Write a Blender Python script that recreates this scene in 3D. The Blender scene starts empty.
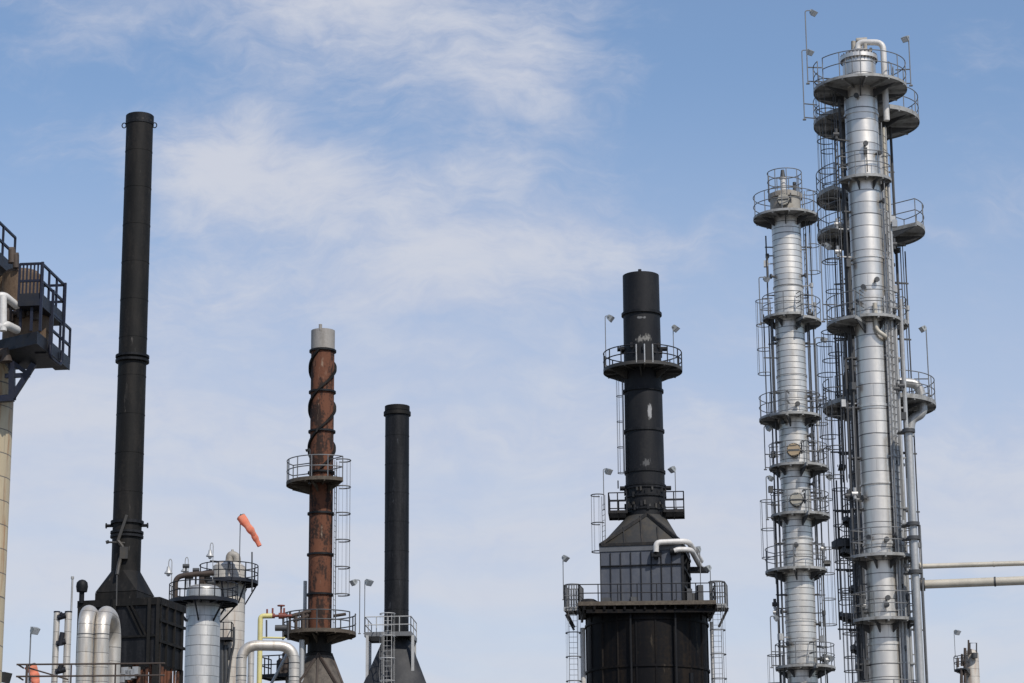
import bpy, math, random
from mathutils import Vector
from math import sin, cos, pi, radians as R

random.seed(7)
SC = bpy.context.scene
COL = SC.collection

# ------------------------------------------------------------------ camera
F, W, H = 2500.0, 1024, 683
P, ROLL, CAMZ = R(14.5), R(-0.46), 1.7
CAM = Vector((0, 0, CAMZ))
_r0, _u0, FW = Vector((1, 0, 0)), Vector((0, -sin(P), cos(P))), Vector((0, cos(P), sin(P)))
RT = _r0 * cos(ROLL) + _u0 * sin(ROLL)
UP = _u0 * cos(ROLL) - _r0 * sin(ROLL)


def at(px, py, Y):
    """world point at depth Y seen at a photo position"""
    d = FW * F + RT * (px - 512) + UP * (341.5 - py)
    return CAM + d * (Y / d.y)


def zat(X, Y, py):
    k = 341.5 - py
    b = Vector((X, Y, 0))
    a_, b_ = b.dot(UP), b.dot(FW)
    return CAMZ + (k * b_ - F * a_) / (F * UP.z - k * FW.z)


def scl(p):
    return F / (Vector(p) - CAM).dot(FW)


cd = bpy.data.cameras.new('camera')
cam = bpy.data.objects.new('camera', cd)
COL.objects.link(cam)
cd.sensor_width = 36
cd.lens = F * 36 / W
cd.clip_start, cd.clip_end = 0.5, 20000
m3 = [[RT[i], UP[i], -FW[i]] for i in range(3)]
from mathutils import Matrix
cam.matrix_world = Matrix([[*m3[0], CAM.x], [*m3[1], CAM.y], [*m3[2], CAM.z], [0, 0, 0, 1]])
SC.camera = cam


# ------------------------------------------------------------------ mesh builder
class MB:
    def __init__(s):
        s.v, s.f, s.pcs = [], [], []

    def add(s, vs, fs):
        o = len(s.v)
        s.pcs.append((o, len(vs), len(s.f), len(fs)))
        s.v += [Vector(v) for v in vs]
        s.f += [[i + o for i in f] for f in fs]

    def box(s, c, size, rz=0.0):
        c = Vector(c)
        x, y, z = [q / 2 for q in size]
        ca, sa = cos(rz), sin(rz)
        vs = []
        for dz in (-z, z):
            for dx, dy in ((-x, -y), (x, -y), (x, y), (-x, y)):
                vs.append((c.x + dx * ca - dy * sa, c.y + dx * sa + dy * ca, c.z + dz))
        s.add(vs, [[3, 2, 1, 0], [4, 5, 6, 7], [0, 1, 5, 4], [1, 2, 6, 5], [2, 3, 7, 6], [3, 0, 4, 7]])

    def beam(s, p0, p1, w, h=None):
        h = h or w
        p0, p1 = Vector(p0), Vector(p1)
        d = (p1 - p0).normalized()
        up = Vector((0, 0, 1)) if abs(d.z) < .95 else Vector((0, 1, 0))
        a = d.cross(up).normalized() * (w / 2)
        b = a.cross(d).normalized() * (h / 2)
        vs = [p + q for p in (p0, p1) for q in (-a - b, a - b, a + b, -a + b)]
        s.add(vs, [[3, 2, 1, 0], [4, 5, 6, 7], [0, 1, 5, 4], [1, 2, 6, 5], [2, 3, 7, 6], [3, 0, 4, 7]])

    def tube(s, pts, r, n=8, closed=False):
        pts = [Vector(p) for p in pts]
        m = len(pts)
        rs = r if isinstance(r, (list, tuple)) else [r] * m
        vs, fs = [], []
        prev = None
        for i, p in enumerate(pts):
            if closed:
                t = (pts[(i + 1) % m] - pts[i - 1]).normalized()
            else:
                t = (pts[min(i + 1, m - 1)] - pts[max(i - 1, 0)]).normalized()
            if prev is None:
                g = Vector((0, 0, 1)) if abs(t.z) < .9 else Vector((0, 1, 0))
                a = t.cross(g).normalized()
            else:
                a = (prev - t * prev.dot(t)).normalized()
            prev = a
            b = t.cross(a)
            for k in range(n):
                q = 2 * pi * k / n
                vs.append(p + (a * cos(q) + b * sin(q)) * rs[i])
        for i in range(m if closed else m - 1):
            j = (i + 1) % m
            for k in range(n):
                l = (k + 1) % n
                fs.append([i * n + k, i * n + l, j * n + l, j * n + k])
        if not closed:
            fs.append(list(range(n))[::-1])
            fs.append([(m - 1) * n + k for k in range(n)])
        s.add(vs, fs)

    def lathe(s, c, prof, n=48, cap=True, closed=False):
        """profile of (radius, z) turned round the vertical at c"""
        vs, fs = [], []
        for r, z in prof:
            for k in range(n):
                q = 2 * pi * k / n
                vs.append((c[0] + r * cos(q), c[1] + r * sin(q), z))
        m = len(prof)
        for i in range(m if closed else m - 1):
            j = (i + 1) % m
            for k in range(n):
                l = (k + 1) % n
                fs.append([i * n + k, i * n + l, j * n + l, j * n + k])
        if cap and not closed:
            fs.append(list(range(n))[::-1])
            fs.append([(m - 1) * n + k for k in range(n)])
        s.add(vs, fs)

    def ring(s, c, z, ri, ro, h, n=48):
        s.lathe(c, [(ri, z - h / 2), (ro, z - h / 2), (ro, z + h / 2), (ri, z + h / 2)], n, closed=True)

    def sector(s, c, z0, z1, ri, ro, a0, a1):
        n = max(3, int(abs(a1 - a0) / R(7)))
        vs, fs = [], []
        for i in range(n + 1):
            t = a0 + (a1 - a0) * i / n
            d = (sin(t), -cos(t))
            for r, z in ((ri, z0), (ro, z0), (ro, z1), (ri, z1)):
                vs.append((c[0] + d[0] * r, c[1] + d[1] * r, z))
        for i in range(n):
            a, b = i * 4, i * 4 + 4
            for k in range(4):
                l = (k + 1) % 4
                fs.append([a + k, b + k, b + l, a + l])
        if abs(a1 - a0) < 2 * pi - .01:
            fs += [[0, 1, 2, 3], [n * 4 + 3, n * 4 + 2, n * 4 + 1, n * 4]]
        s.add(vs, fs)

    def transition(s, bottom, ctr, r, ztop, n=32):
        """square to round hood: four bottom corners up to a circle"""
        vs = [Vector(b) for b in bottom]
        ang = [math.atan2(b.y - ctr[1], b.x - ctr[0]) for b in vs]
        top = []
        a0 = ang[0] - pi / 4
        for k in range(n):
            q = a0 + 2 * pi * k / n
            top.append(Vector((ctr[0] + r * cos(q), ctr[1] + r * sin(q), ztop)))
        fs = []
        q = n // 4
        for c in range(4):
            base = c * q
            for k in range(q):
                fs.append([c, 4 + (base + k) % n, 4 + (base + k + 1) % n][::-1])
            fs.append([c, (c + 1) % 4, 4 + (base + q) % n])
        fs.append([4 + k for k in range(n)])
        s.add(vs + top, fs)
        return [top[(c * q + q) % n] for c in range(4)]

    def split(s, name, mat, root=None, smooth=40, per=1):
        """every added piece (or run of `per` pieces) becomes a part of its own"""
        for i in range(0, len(s.pcs), per):
            m_ = MB()
            for o, nv, f0, nf in s.pcs[i:i + per]:
                m_.add(s.v[o:o + nv], [[k - o for k in f] for f in s.f[f0:f0 + nf]])
            m_.build(name, mat, root, smooth)

    def build(s, name, mat, root=None, smooth=40):
        me = bpy.data.meshes.new(name)
        o = bpy.data.objects.new(name, me)
        COL.objects.link(o)
        org = Vector((0, 0, 0))
        if root is not None:
            org = Vector(root['_org'])
            o.parent = root
        me.from_pydata([v - org for v in s.v], [], s.f)
        me.update()
        import bmesh
        bm = bmesh.new()
        bm.from_mesh(me)
        bmesh.ops.recalc_face_normals(bm, faces=bm.faces)
        bm.to_mesh(me)
        bm.free()
        if smooth:
            me.polygons.foreach_set('use_smooth', [True] * len(me.polygons))
            me.set_sharp_from_angle(angle=R(smooth))
        me.materials.append(mat)
        o['_org'] = list(org)
        return o


def thing(name, label, cat, loc, group=None):
    o = bpy.data.objects.new(name, None)
    COL.objects.link(o)
    o.location = loc
    o.empty_display_size = .3
    o['_org'] = list(loc)
    o['label'], o['category'] = label, cat
    if group:
        o['group'] = group
    return o


def rounded(pts, rad, n=7):
    pts = [Vector(p) for p in pts]
    out = [pts[0]]
    for i in range(1, len(pts) - 1):
        a, b, c = pts[i - 1], pts[i], pts[i + 1]
        d0, d1 = (a - b), (c - b)
        r = min(rad, d0.length * .49, d1.length * .49)
        u, v = d0.normalized(), d1.normalized()
        for k in range(n + 1):
            t = k / n
            out.append((b + u * r) * (1 - t) ** 2 + b * 2 * t * (1 - t) + (b + v * r) * t * t)
    out.append(pts[-1])
    return out


def arc(c, r, z, a0, a1, step=R(7)):
    n = max(2, int(abs(a1 - a0) / step))
    return [Vector((c[0] + r * sin(a0 + (a1 - a0) * i / n), c[1] - r * cos(a0 + (a1 - a0) * i / n), z)) for i in range(n + 1)]


# ------------------------------------------------------------------ materials
class N:
    def __init__(s, tree):
        s.t = tree

    def n(s, typ, ins=None, **props):
        nd = s.t.nodes.new(typ)
        for k, v in props.items():
            setattr(nd, k, v)
        for k, v in (ins or {}).items():
            sock = nd.inputs[k]
            if hasattr(v, 'is_output'):
                s.t.links.new(v, sock)
            else:
                sock.default_value = v
        return nd

    def math(s, op, a, b=0.0, c=0.0, clamp=False):
        return s.n('ShaderNodeMath', {0: a, 1: b, 2: c}, operation=op, use_clamp=clamp).outputs[0]

    def mix(s, f, a, b):
        nd = s.n('ShaderNodeMix', {0: f, 6: a, 7: b}, data_type='RGBA')
        return nd.outputs[2]

    def ramp(s, v, lo, hi):
        return s.n('ShaderNodeMapRange', {0: v, 1: lo, 2: hi, 3: 0.0, 4: 1.0}, interpolation_type='SMOOTHSTEP').outputs[0]

    def noise(s, vec, scale, detail=5, rough=.55, **k):
        return s.n('ShaderNodeTexNoise', {'Vector': vec, 'Scale': scale, 'Detail': detail, 'Roughness': rough}, **k).outputs[0]

    def mapping(s, vec, scale=(1, 1, 1), loc=(0, 0, 0), rot=(0, 0, 0)):
        return s.n('ShaderNodeMapping', {'Vector': vec, 'Scale': scale, 'Location': loc, 'Rotation': rot}).outputs[0]


def c4(c):
    return (c[0], c[1], c[2], 1)


def new_mat(name):
    m = bpy.data.materials.new(name)
    m.use_nodes = True
    t = N(m.node_tree)
    bs = m.node_tree.nodes['Principled BSDF']
    return m, t, bs


def paint(name, base, rough=.55, metal=0.0, dirt=(.1, .08, .06), amount=.35, scale=1.2, streak=.15, bump=.02, spots=None, spec=.5, scratch=None, con=(.42, .68)):
    m, t, bs = new_mat(name)
    co = t.n('ShaderNodeTexCoord').outputs['Object']
    a = t.noise(t.mapping(co, (1, 1, streak)), scale * 2, 7, .62)
    b = t.noise(co, scale * 7, 6, .6)
    f = t.math('MULTIPLY', t.ramp(t.math('ADD', t.math('MULTIPLY', a, .7), t.math('MULTIPLY', b, .3)), con[0], con[1]), amount)
    col = t.mix(f, c4(base), c4(dirt))
    v = t.noise(co, scale * .6, 3, .5)
    col = t.n('ShaderNodeHueSaturation', {'Value': t.math('ADD', .78, t.math('MULTIPLY', v, .44)), 'Color': col}).outputs[0]
    if scratch:
        q = t.noise(t.mapping(co, (1, 1, .22)), 2.6, 9, .72)
        q2 = t.noise(t.mapping(co, (1, 1, .8), loc=(3, 1, 2)), .55, 3, .5)
        k = t.math('MULTIPLY', t.ramp(q, .60, .66), t.ramp(q2, .44, .62))
        col = t.mix(t.math('MULTIPLY', k, scratch[1]), col, c4(scratch[0]))
    if spots:
        for (ctr, rad, c, thr) in spots:
            d = t.n('ShaderNodeVectorMath', {0: t.mapping(t.n('ShaderNodeVectorMath', {0: co, 1: ctr}, operation='SUBTRACT').outputs[0],
                                                         (1 / rad[0], 1 / rad[1], 1 / rad[2]))}, operation='LENGTH').outputs['Value']
            nz = t.noise(t.mapping(co, (1, 1, .45)), 5, 6, .7)
            k = t.ramp(t.math('ADD', t.math('MULTIPLY', t.math('SUBTRACT', 1.0, d), .6), t.math('SUBTRACT', nz, .5)), thr, thr + .12)
            col = t.mix(t.math('MULTIPLY', k, .75), col, c4(c))
    m.node_tree.links.new(col, bs.inputs['Base Color'])
    m.node_tree.links.new(t.math('ADD', rough - .1, t.math('MULTIPLY', b, .22)), bs.inputs['Roughness'])
    bs.inputs['Metallic'].default_value = metal
    bs.inputs['Specular IOR Level'].default_value = spec
    if bump:
        bp = t.n('ShaderNodeBump', {'Height': b, 'Strength': .35, 'Distance': bump})
        m.node_tree.links.new(bp.outputs[0], bs.inputs['Normal'])
    return m


def jacket(name, base, spacing, nseg, rough=.4, metal=.8, line=.05, dirt=(.16, .14, .11), amount=.25, var=.16, linecol=(.06, .06, .065)):
    """insulation jacket of sheet metal bands with lap seams"""
    m, t, bs = new_mat(name)
    co = t.n('ShaderNodeTexCoord').outputs['Object']
    sp = t.n('ShaderNodeSeparateXYZ', {0: co})
    x, y, z = sp.outputs
    ang = t.math('DIVIDE', t.math('ARCTAN2', y, x), 2 * pi)
    wob = t.math('MULTIPLY', t.math('SUBTRACT', t.noise(co, .6, 2), .5), .05)
    zz = t.math('ADD', t.math('DIVIDE', z, spacing), wob)
    row, fz = t.math('FLOOR', zz), t.math('FRACT', zz)
    off = t.n('ShaderNodeTexWhiteNoise', {'W': row}, noise_dimensions='1D').outputs['Value']
    aa = t.math('ADD', t.math('MULTIPLY', ang, nseg), t.math('MULTIPLY', off, 1.0))
    ca, fa = t.math('FLOOR', aa), t.math('FRACT', aa)
    pid = t.n('ShaderNodeTexWhiteNoise', {'Vector': t.n('ShaderNodeCombineXYZ', {0: row, 1: ca}).outputs[0]}, noise_dimensions='2D').outputs['Value']
    big = t.math('LESS_THAN', t.math('FRACT', t.math('DIVIDE', row, 9.0)), .105)
    lw = t.math('ADD', line, t.math('MULTIPLY', big, line * .5))
    l1 = t.math('LESS_THAN', fz, lw)
    l2 = t.math('LESS_THAN', fa, .006 * nseg)
    lines = t.math('MAXIMUM', l1, t.math('MULTIPLY', l2, .28))
    st = t.noise(t.mapping(co, (1, 1, .12)), 3.0, 7, .65)
    fine = t.noise(co, 9, 5, .6)
    dirtf = t.math('MULTIPLY', t.ramp(st, .45, .75), amount)
    col = t.mix(dirtf, c4(base), c4(dirt))
    val = t.math('ADD', 1 - var / 2, t.math('MULTIPLY', pid, var))
    col = t.n('ShaderNodeHueSaturation', {'Value': val, 'Color': col}).outputs[0]
    col = t.mix(t.math('MULTIPLY', lines, .8), col, c4(linecol))
    L = m.node_tree.links
    L.new(col, bs.inputs['Base Color'])
    rg = t.math('ADD', rough - .09, t.math('ADD', t.math('MULTIPLY', pid, .09), t.math('MULTIPLY', fine, .16)))
    L.new(rg, bs.inputs['Roughness'])
    bs.inputs['Metallic'].default_value = metal
    dent = t.noise(t.mapping(co, (1, 1, .6)), 2.2, 3, .5)
    hgt = t.math('SUBTRACT', t.math('MULTIPLY', dent, .5), t.math('MULTIPLY', lines, .5))
    bp = t.n('ShaderNodeBump', {'Height': hgt, 'Strength': .5, 'Distance': .03})
    L.new(bp.outputs[0], bs.inputs['Normal'])
    return m


M = {}
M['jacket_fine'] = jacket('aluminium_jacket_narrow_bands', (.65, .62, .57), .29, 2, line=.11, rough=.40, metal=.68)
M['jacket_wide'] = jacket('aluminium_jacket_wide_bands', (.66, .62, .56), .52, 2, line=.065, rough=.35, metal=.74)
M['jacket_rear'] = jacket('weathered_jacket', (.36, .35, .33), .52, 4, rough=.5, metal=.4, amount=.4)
M['jacket_vessel'] = jacket('vessel_jacket', (.49, .48, .455), .62, 10, line=.05, rough=.40, metal=.6)
M['jacket_beige'] = jacket('stained_beige_jacket', (.46, .43, .38), .62, 5, line=.04, rough=.6, metal=.1, dirt=(.22, .12, .06), amount=.6)
M['jacket_cream'] = jacket('cream_jacket', (.46, .38, .25), .75, 6, line=.04, rough=.6, metal=.0, dirt=(.27, .10, .025), amount=1.0)
M['pipe_silver'] = jacket('pipe_jacket', (.56, .52, .46), .55, 1, line=.035, rough=.42, metal=.55, amount=.65, dirt=(.28, .22, .15), var=.12)
M['pipe_beige'] = paint('beige_pipe_paint', (.50, .46, .38), .5, .1, (.3, .27, .22), .4, 1.0, 1)
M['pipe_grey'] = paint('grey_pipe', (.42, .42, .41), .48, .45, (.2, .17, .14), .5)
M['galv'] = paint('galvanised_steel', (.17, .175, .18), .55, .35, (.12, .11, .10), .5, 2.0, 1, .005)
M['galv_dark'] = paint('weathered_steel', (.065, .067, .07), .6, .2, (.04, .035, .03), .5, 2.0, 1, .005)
M['deck'] = paint('platform_steel', (.33, .33, .32), .65, .2, (.13, .12, .10), .8, 1.8, .8, .01)
M['black'] = paint('black_stack_paint', (.0075, .0072, .0066), .62, 0, (.022, .019, .016), .8, 1.0, .2, .015, spec=.2, scratch=((.11, .10, .09), .6))
M['black_blue'] = paint('black_heater_paint', (.0055, .0062, .0078), .58, 0, (.024, .024, .026), .8, 1.3, .10, .015, spec=.2, scratch=((.075, .08, .088), .6))
M['black_cyl'] = paint('black_heater_shell', (.003, .003, .004), .58, 0, (.020, .014, .009), .9, .8, .08, .015, spec=.14, scratch=((.055, .045, .032), .7))
M['black_rail'] = paint('dark_rail_paint', (.012, .013, .017), .5, 0, (.03, .026, .02), .3, spec=.35)
M['navy'] = paint('navy_steel_paint', (.004, .007, .022), .45, 0, (.02, .018, .02), .4, spec=.35)
M['navy_dark'] = paint('navy_deck_paint', (.008, .010, .017), .5, 0, (.02, .018, .016), .6, spec=.35)
M['rust'] = paint('rusted_steel', (.135, .055, .031), .85, 0, (.026, .017, .014), .95, 1.1, .28, .02, spec=.25, scratch=((.30, .22, .16), .9), con=(.46, .57))
M['rust_light'] = paint('flaky_rust', (.13, .085, .05), .8, 0, (.06, .035, .02), .8, 2.0, .4, .02)
M['rust_hood'] = paint('rusty_hood_plate', (.085, .070, .055), .7, 0, (.028, .022, .018), .9, 1.2, .5, .02)
M['cap'] = paint('grey_stack_cap', (.30, .28, .255), .65, .1, (.16, .14, .12), .6)
M['slate'] = paint('slate_panel_paint', (.062, .070, .090), .55, 0, (.115, .118, .125), .5, 1.2, .35, .01)
M['slate_light'] = paint('grey_band_paint', (.095, .10, .11), .55, 0, (.06, .06, .06), .5)
M['hood'] = paint('hood_plate', (.032, .031, .029), .6, 0, (.062, .05, .034), .7, .8, .6, .01)
M['hood_grey'] = paint('grey_hood_plate', (.018, .019, .022), .6, 0, (.05, .05, .05), .7, 1.0, .5, .01, spec=.35)
M['hood_dark'] = paint('hood_rib_paint', (.010, .010, .011), .6, spec=.3)
M['brown_edge'] = paint('rusty_deck_edge', (.065, .05, .036), .75, 0, (.15, .125, .09), .6, 2.5, 1, .02)
M['white_pipe'] = paint('white_pipe_lagging', (.58, .56, .53), .5, .05, (.38, .35, .3), .5, 1.5, 1)
M['yellow'] = paint('yellow_pipe_paint', (.62, .55, .22), .5, 0, (.5, .47, .3), .5, 1.5, .5)
M['red'] = paint('red_valve_paint', (.20, .05, .035), .5, 0, (.2, .08, .05), .4)
M['brown_pipe'] = paint('brown_scaled_pipe', (.045, .032, .025), .7, 0, (.10, .07, .05), .5)
M['beige_metal'] = paint('beige_pipe_scaled', (.33, .31, .27), .65, .1, (.15, .1, .06), .6)
M['pale_steel'] = paint('pale_galvanised', (.46, .46, .45), .5, .3, (.25, .24, .22), .5)
M['manhole_tan'] = paint('tan_manhole_cover', (.40, .31, .20), .6, 0, (.28, .2, .13), .5, 3, 1)
M['manhole_grey'] = paint('grey_manhole_cover', (.36, .34, .29), .6, .1, (.22, .2, .16), .5, 3, 1)
M['lamp_body'] = paint('lamp_housing_paint', (.30, .31, .30), .45, .2, (.12, .12, .12), .6)
M['lamp_dark'] = paint('dark_lamp_housing', (.02, .022, .022), .5, .1)


def glass_mat():
    m, t, bs = new_mat('lamp_glass')
    co = t.n('ShaderNodeTexCoord').outputs['Object']
    m.node_tree.links.new(t.mix(t.noise(co, 6), (.5, .52, .53, 1), (.65, .66, .66, 1)), bs.inputs['Base Color'])
    bs.inputs['Roughness'].default_value = .15
    return m


M['lens'] = glass_mat()


def sock_mat():
    m, t, bs = new_mat('orange_sock_fabric')
    co = t.n('ShaderNodeTexCoord').outputs['Object']
    L = m.node_tree.links
    f = t.ramp(t.noise(co, 4, 5), .35, .7)
    L.new(t.mix(f, (.86, .27, .16, 1), (.80, .34, .22, 1)), bs.inputs['Base Color'])
    bs.inputs['Roughness'].default_value = .8
    bs.inputs['Subsurface Weight'].default_value = .0
    tr = t.n('ShaderNodeBsdfTranslucent', {'Color': (.9, .34, .2, 1)})
    mx = t.n('ShaderNodeMixShader', {0: .35, 1: bs.outputs[0], 2: tr.outputs[0]})
    L.new(mx.outputs[0], m.node_tree.nodes['Material Output'].inputs[0])
    return m


M['sock'] = sock_mat()
M['ground'] = paint('gravel_ground', (.14, .135, .125), .9, 0, (.08, .075, .07), .7, .3, 1, .03)

# ------------------------------------------------------------------ sky, sun
SUN_AZ, SUN_EL = R(30), R(47)          # azimuth to the right of straight behind the camera
w = bpy.data.worlds.new('World')
SC.world = w
w.use_nodes = True
t = N(w.node_tree)
L = w.node_tree.links
bg = w.node_tree.nodes['Background']
sky = t.n('ShaderNodeTexSky', sky_type='NISHITA')
sky.sun_disc = False
sky.sun_elevation = SUN_EL
sky.sun_rotation = pi - SUN_AZ
sky.altitude = 50
sky.air_density, sky.dust_density, sky.ozone_density = 1.0, 0.6, 1.6
dirv = t.n('ShaderNodeTexCoord').outputs['Generated']
sx, sy, sz = t.n('ShaderNodeSeparateXYZ', {0: dirv}).outputs
yy = t.math('MAXIMUM', t.math('ABSOLUTE', sy), .12)
U = t.math('DIVIDE', sx, yy)
V = t.math('DIVIDE', sz, yy)


def uv(px, py):
    d = FW * F + RT * (px - 512) + UP * (341.5 - py)
    return d.x / d.y, d.z / d.y


uvw = t.n('ShaderNodeCombineXYZ', {0: U, 1: V, 2: t.math('MULTIPLY', t.math('SIGN', sy), 3.0)}).outputs[0]
wv = t.n('ShaderNodeTexNoise', {'Vector': uvw, 'Scale': 7.0, 'Detail': 3.0}).outputs['Color']
warp = t.n('ShaderNodeVectorMath', {0: uvw, 1: t.n('ShaderNodeVectorMath', {0: wv, 'Scale': .06}, operation='SCALE').outputs[0]}, operation='ADD').outputs[0]
warp2 = t.n('ShaderNodeVectorMath', {0: warp, 1: t.n('ShaderNodeVectorMath', {0: t.n('ShaderNodeTexNoise', {'Vector': uvw, 'Scale': 38.0, 'Detail': 3.0}).outputs['Color'], 'Scale': .022}, operation='SCALE').outputs[0]}, operation='ADD').outputs[0]
n1 = t.noise(t.mapping(warp, (9, 15, 1), rot=(0, 0, R(-16))), 1.0, 10, .60)
n2 = t.noise(t.mapping(warp2, (30, 52, 1), rot=(0, 0, R(-14))), 1.0, 10, .64)
n3 = t.noise(t.mapping(uvw, (3.4, 6.5, 1), loc=(.7, .2, 0)), 1.0, 3, .5)
n4 = t.noise(t.mapping(warp2, (34, 130, 1), rot=(0, 0, R(-20))), 1.0, 8, .66)


def gauss(px, py, rx, ry):
    u, v = uv(px, py)
    a = t.math('MULTIPLY', t.math('SUBTRACT', U, u), F / rx)
    b = t.math('MULTIPLY', t.math('SUBTRACT', V, v), F / ry)
    e = t.math('MULTIPLY', t.math('ADD', t.math('MULTIPLY', a, a), t.math('MULTIPLY', b, b)), -1.0)
    return t.math('EXPONENT', e)


dens = t.math('ADD', .03, t.math('ADD', t.math('MULTIPLY', t.math('SUBTRACT', n1, .5), 1.25), t.math('ADD', t.math('MULTIPLY', t.math('SUBTRACT', n2, .5), .80),
              t.math('ADD', t.math('MULTIPLY', t.math('SUBTRACT', n3, .5), .6), t.math('MULTIPLY', t.math('SUBTRACT', n4, .5), .45)))))
for (px, py, rx, ry, k) in [
        (350, 14, 285, 82, .76), (520, 90, 80, 70, .40), (215, 150, 100, 58, .60), (310, 185, 200, 62, .56), (100, 40, 90, 40, .12), (30, 140, 60, 30, .16),
        (470, 262, 210, 66, .60), (230, 290, 150, 34, .18), (370, 128, 70, 26, -.12), (60, 235, 110, 60, -.04), (455, 318, 90, 12, -.18),
        (700, 240, 120, 70, .06), (800, 60, 200, 150, -.26), (930, 80, 90, 50, -.14), (985, 410, 90, 80, .22), (985, 90, 30, 14, .12), (960, 590, 120, 22, -.30), (60, 580, 120, 20, -.14), (510, 560, 120, 30, -.10)]:
    dens = t.math('ADD', dens, t.math('MULTIPLY', gauss(px, py, rx, ry), k))
side = t.math('MULTIPLY', t.math('MAXIMUM', t.math('SUBTRACT', U, -.02), 0.0), .22)
veil = t.ramp(t.math('ADD', V, side), .300, .225)      # thin cloud thickening towards the horizon
veil2 = t.ramp(V, .25, .10)
dens = t.math('ADD', dens, t.math('ADD', t.math('MULTIPLY', veil, .80), t.math('MULTIPLY', veil2, .16)))
cl = t.ramp(dens, .02, .98)
base = t.math('ADD', .10, t.math('MULTIPLY', t.ramp(V, .39, .20), .47))
band = t.noise(t.mapping(warp, (2.6, 24, 1), loc=(1.3, .4, 0), rot=(0, 0, R(-3))), 1.0, 6, .55)
cl = t.math('MULTIPLY', cl, t.math('SUBTRACT', 1.0, t.math('MULTIPLY', t.math('MULTIPLY', t.ramp(band, .44, .66), veil), .52)))
cover = t.math('ADD', base, t.math('MULTIPLY', t.math('SUBTRACT', .93, base), cl), clamp=True)
ctone = t.mix(t.ramp(t.math('ADD', t.math('MULTIPLY', n2, .5), t.math('MULTIPLY', cl, .5)), .3, .85), (4.1, 4.25, 5.05, 1), (4.5, 4.68, 5.25, 1))
skyc = t.n('ShaderNodeHueSaturation', {'Saturation': 1.12, 'Value': 1.0, 'Color': sky.outputs[0]}).outputs[0]
L.new(t.mix(cover, skyc, ctone), bg.inputs['Color'])
bg.inputs['Strength'].default_value = .14

sd = bpy.data.lights.new('sun', 'SUN')
sd.energy, sd.angle, sd.color = 3.7, R(.5), (1.0, .95, .88)
so = bpy.data.objects.new('sun', sd)
COL.objects.link(so)
tosun = Vector((sin(SUN_AZ) * cos(SUN_EL), -cos(SUN_AZ) * cos(SUN_EL), sin(SUN_EL)))
so.rotation_euler = (-tosun).to_track_quat('-Z', 'Y').to_euler()
so.location = (30, -60, 120)
vs_ = SC.view_settings
vs_.view_transform, vs_.look, vs_.exposure, vs_.gamma = 'Standard', 'None', 0.0, 1.0
SC.cycles.max_bounces = 6

g = MB()
g.add([(-6000, -3000, 0), (6000, -3000, 0), (6000, 9000, 0), (-6000, 9000, 0)], [[0, 1, 2, 3]])
go = g.build('ground', M['ground'], smooth=0)
go['kind'] = 'structure'


# ------------------------------------------------------------------ kit of plant parts
class Col:
    """a vertical column standing at the ground below a photo position"""
    def __init__(s, px, py, Y):
        p = at(px, py, Y)
        s.x, s.y = p.x, Y
        s.c = (p.x, Y)
        s.base = (p.x, Y, 0)

    def z(s, py):
        return zat(s.x, s.y, py)

    def m(s, px, py):
        return px / scl((s.x, s.y, s.z(py)))

    def pt(s, t, r, z):
        return Vector((s.x + r * sin(t), s.y - r * cos(t), z))

    def zn(s, py, r):
        """height of a rim point nearest the camera at radius r seen at row py"""
        return zat(s.x, s.y - r, py)


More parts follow.
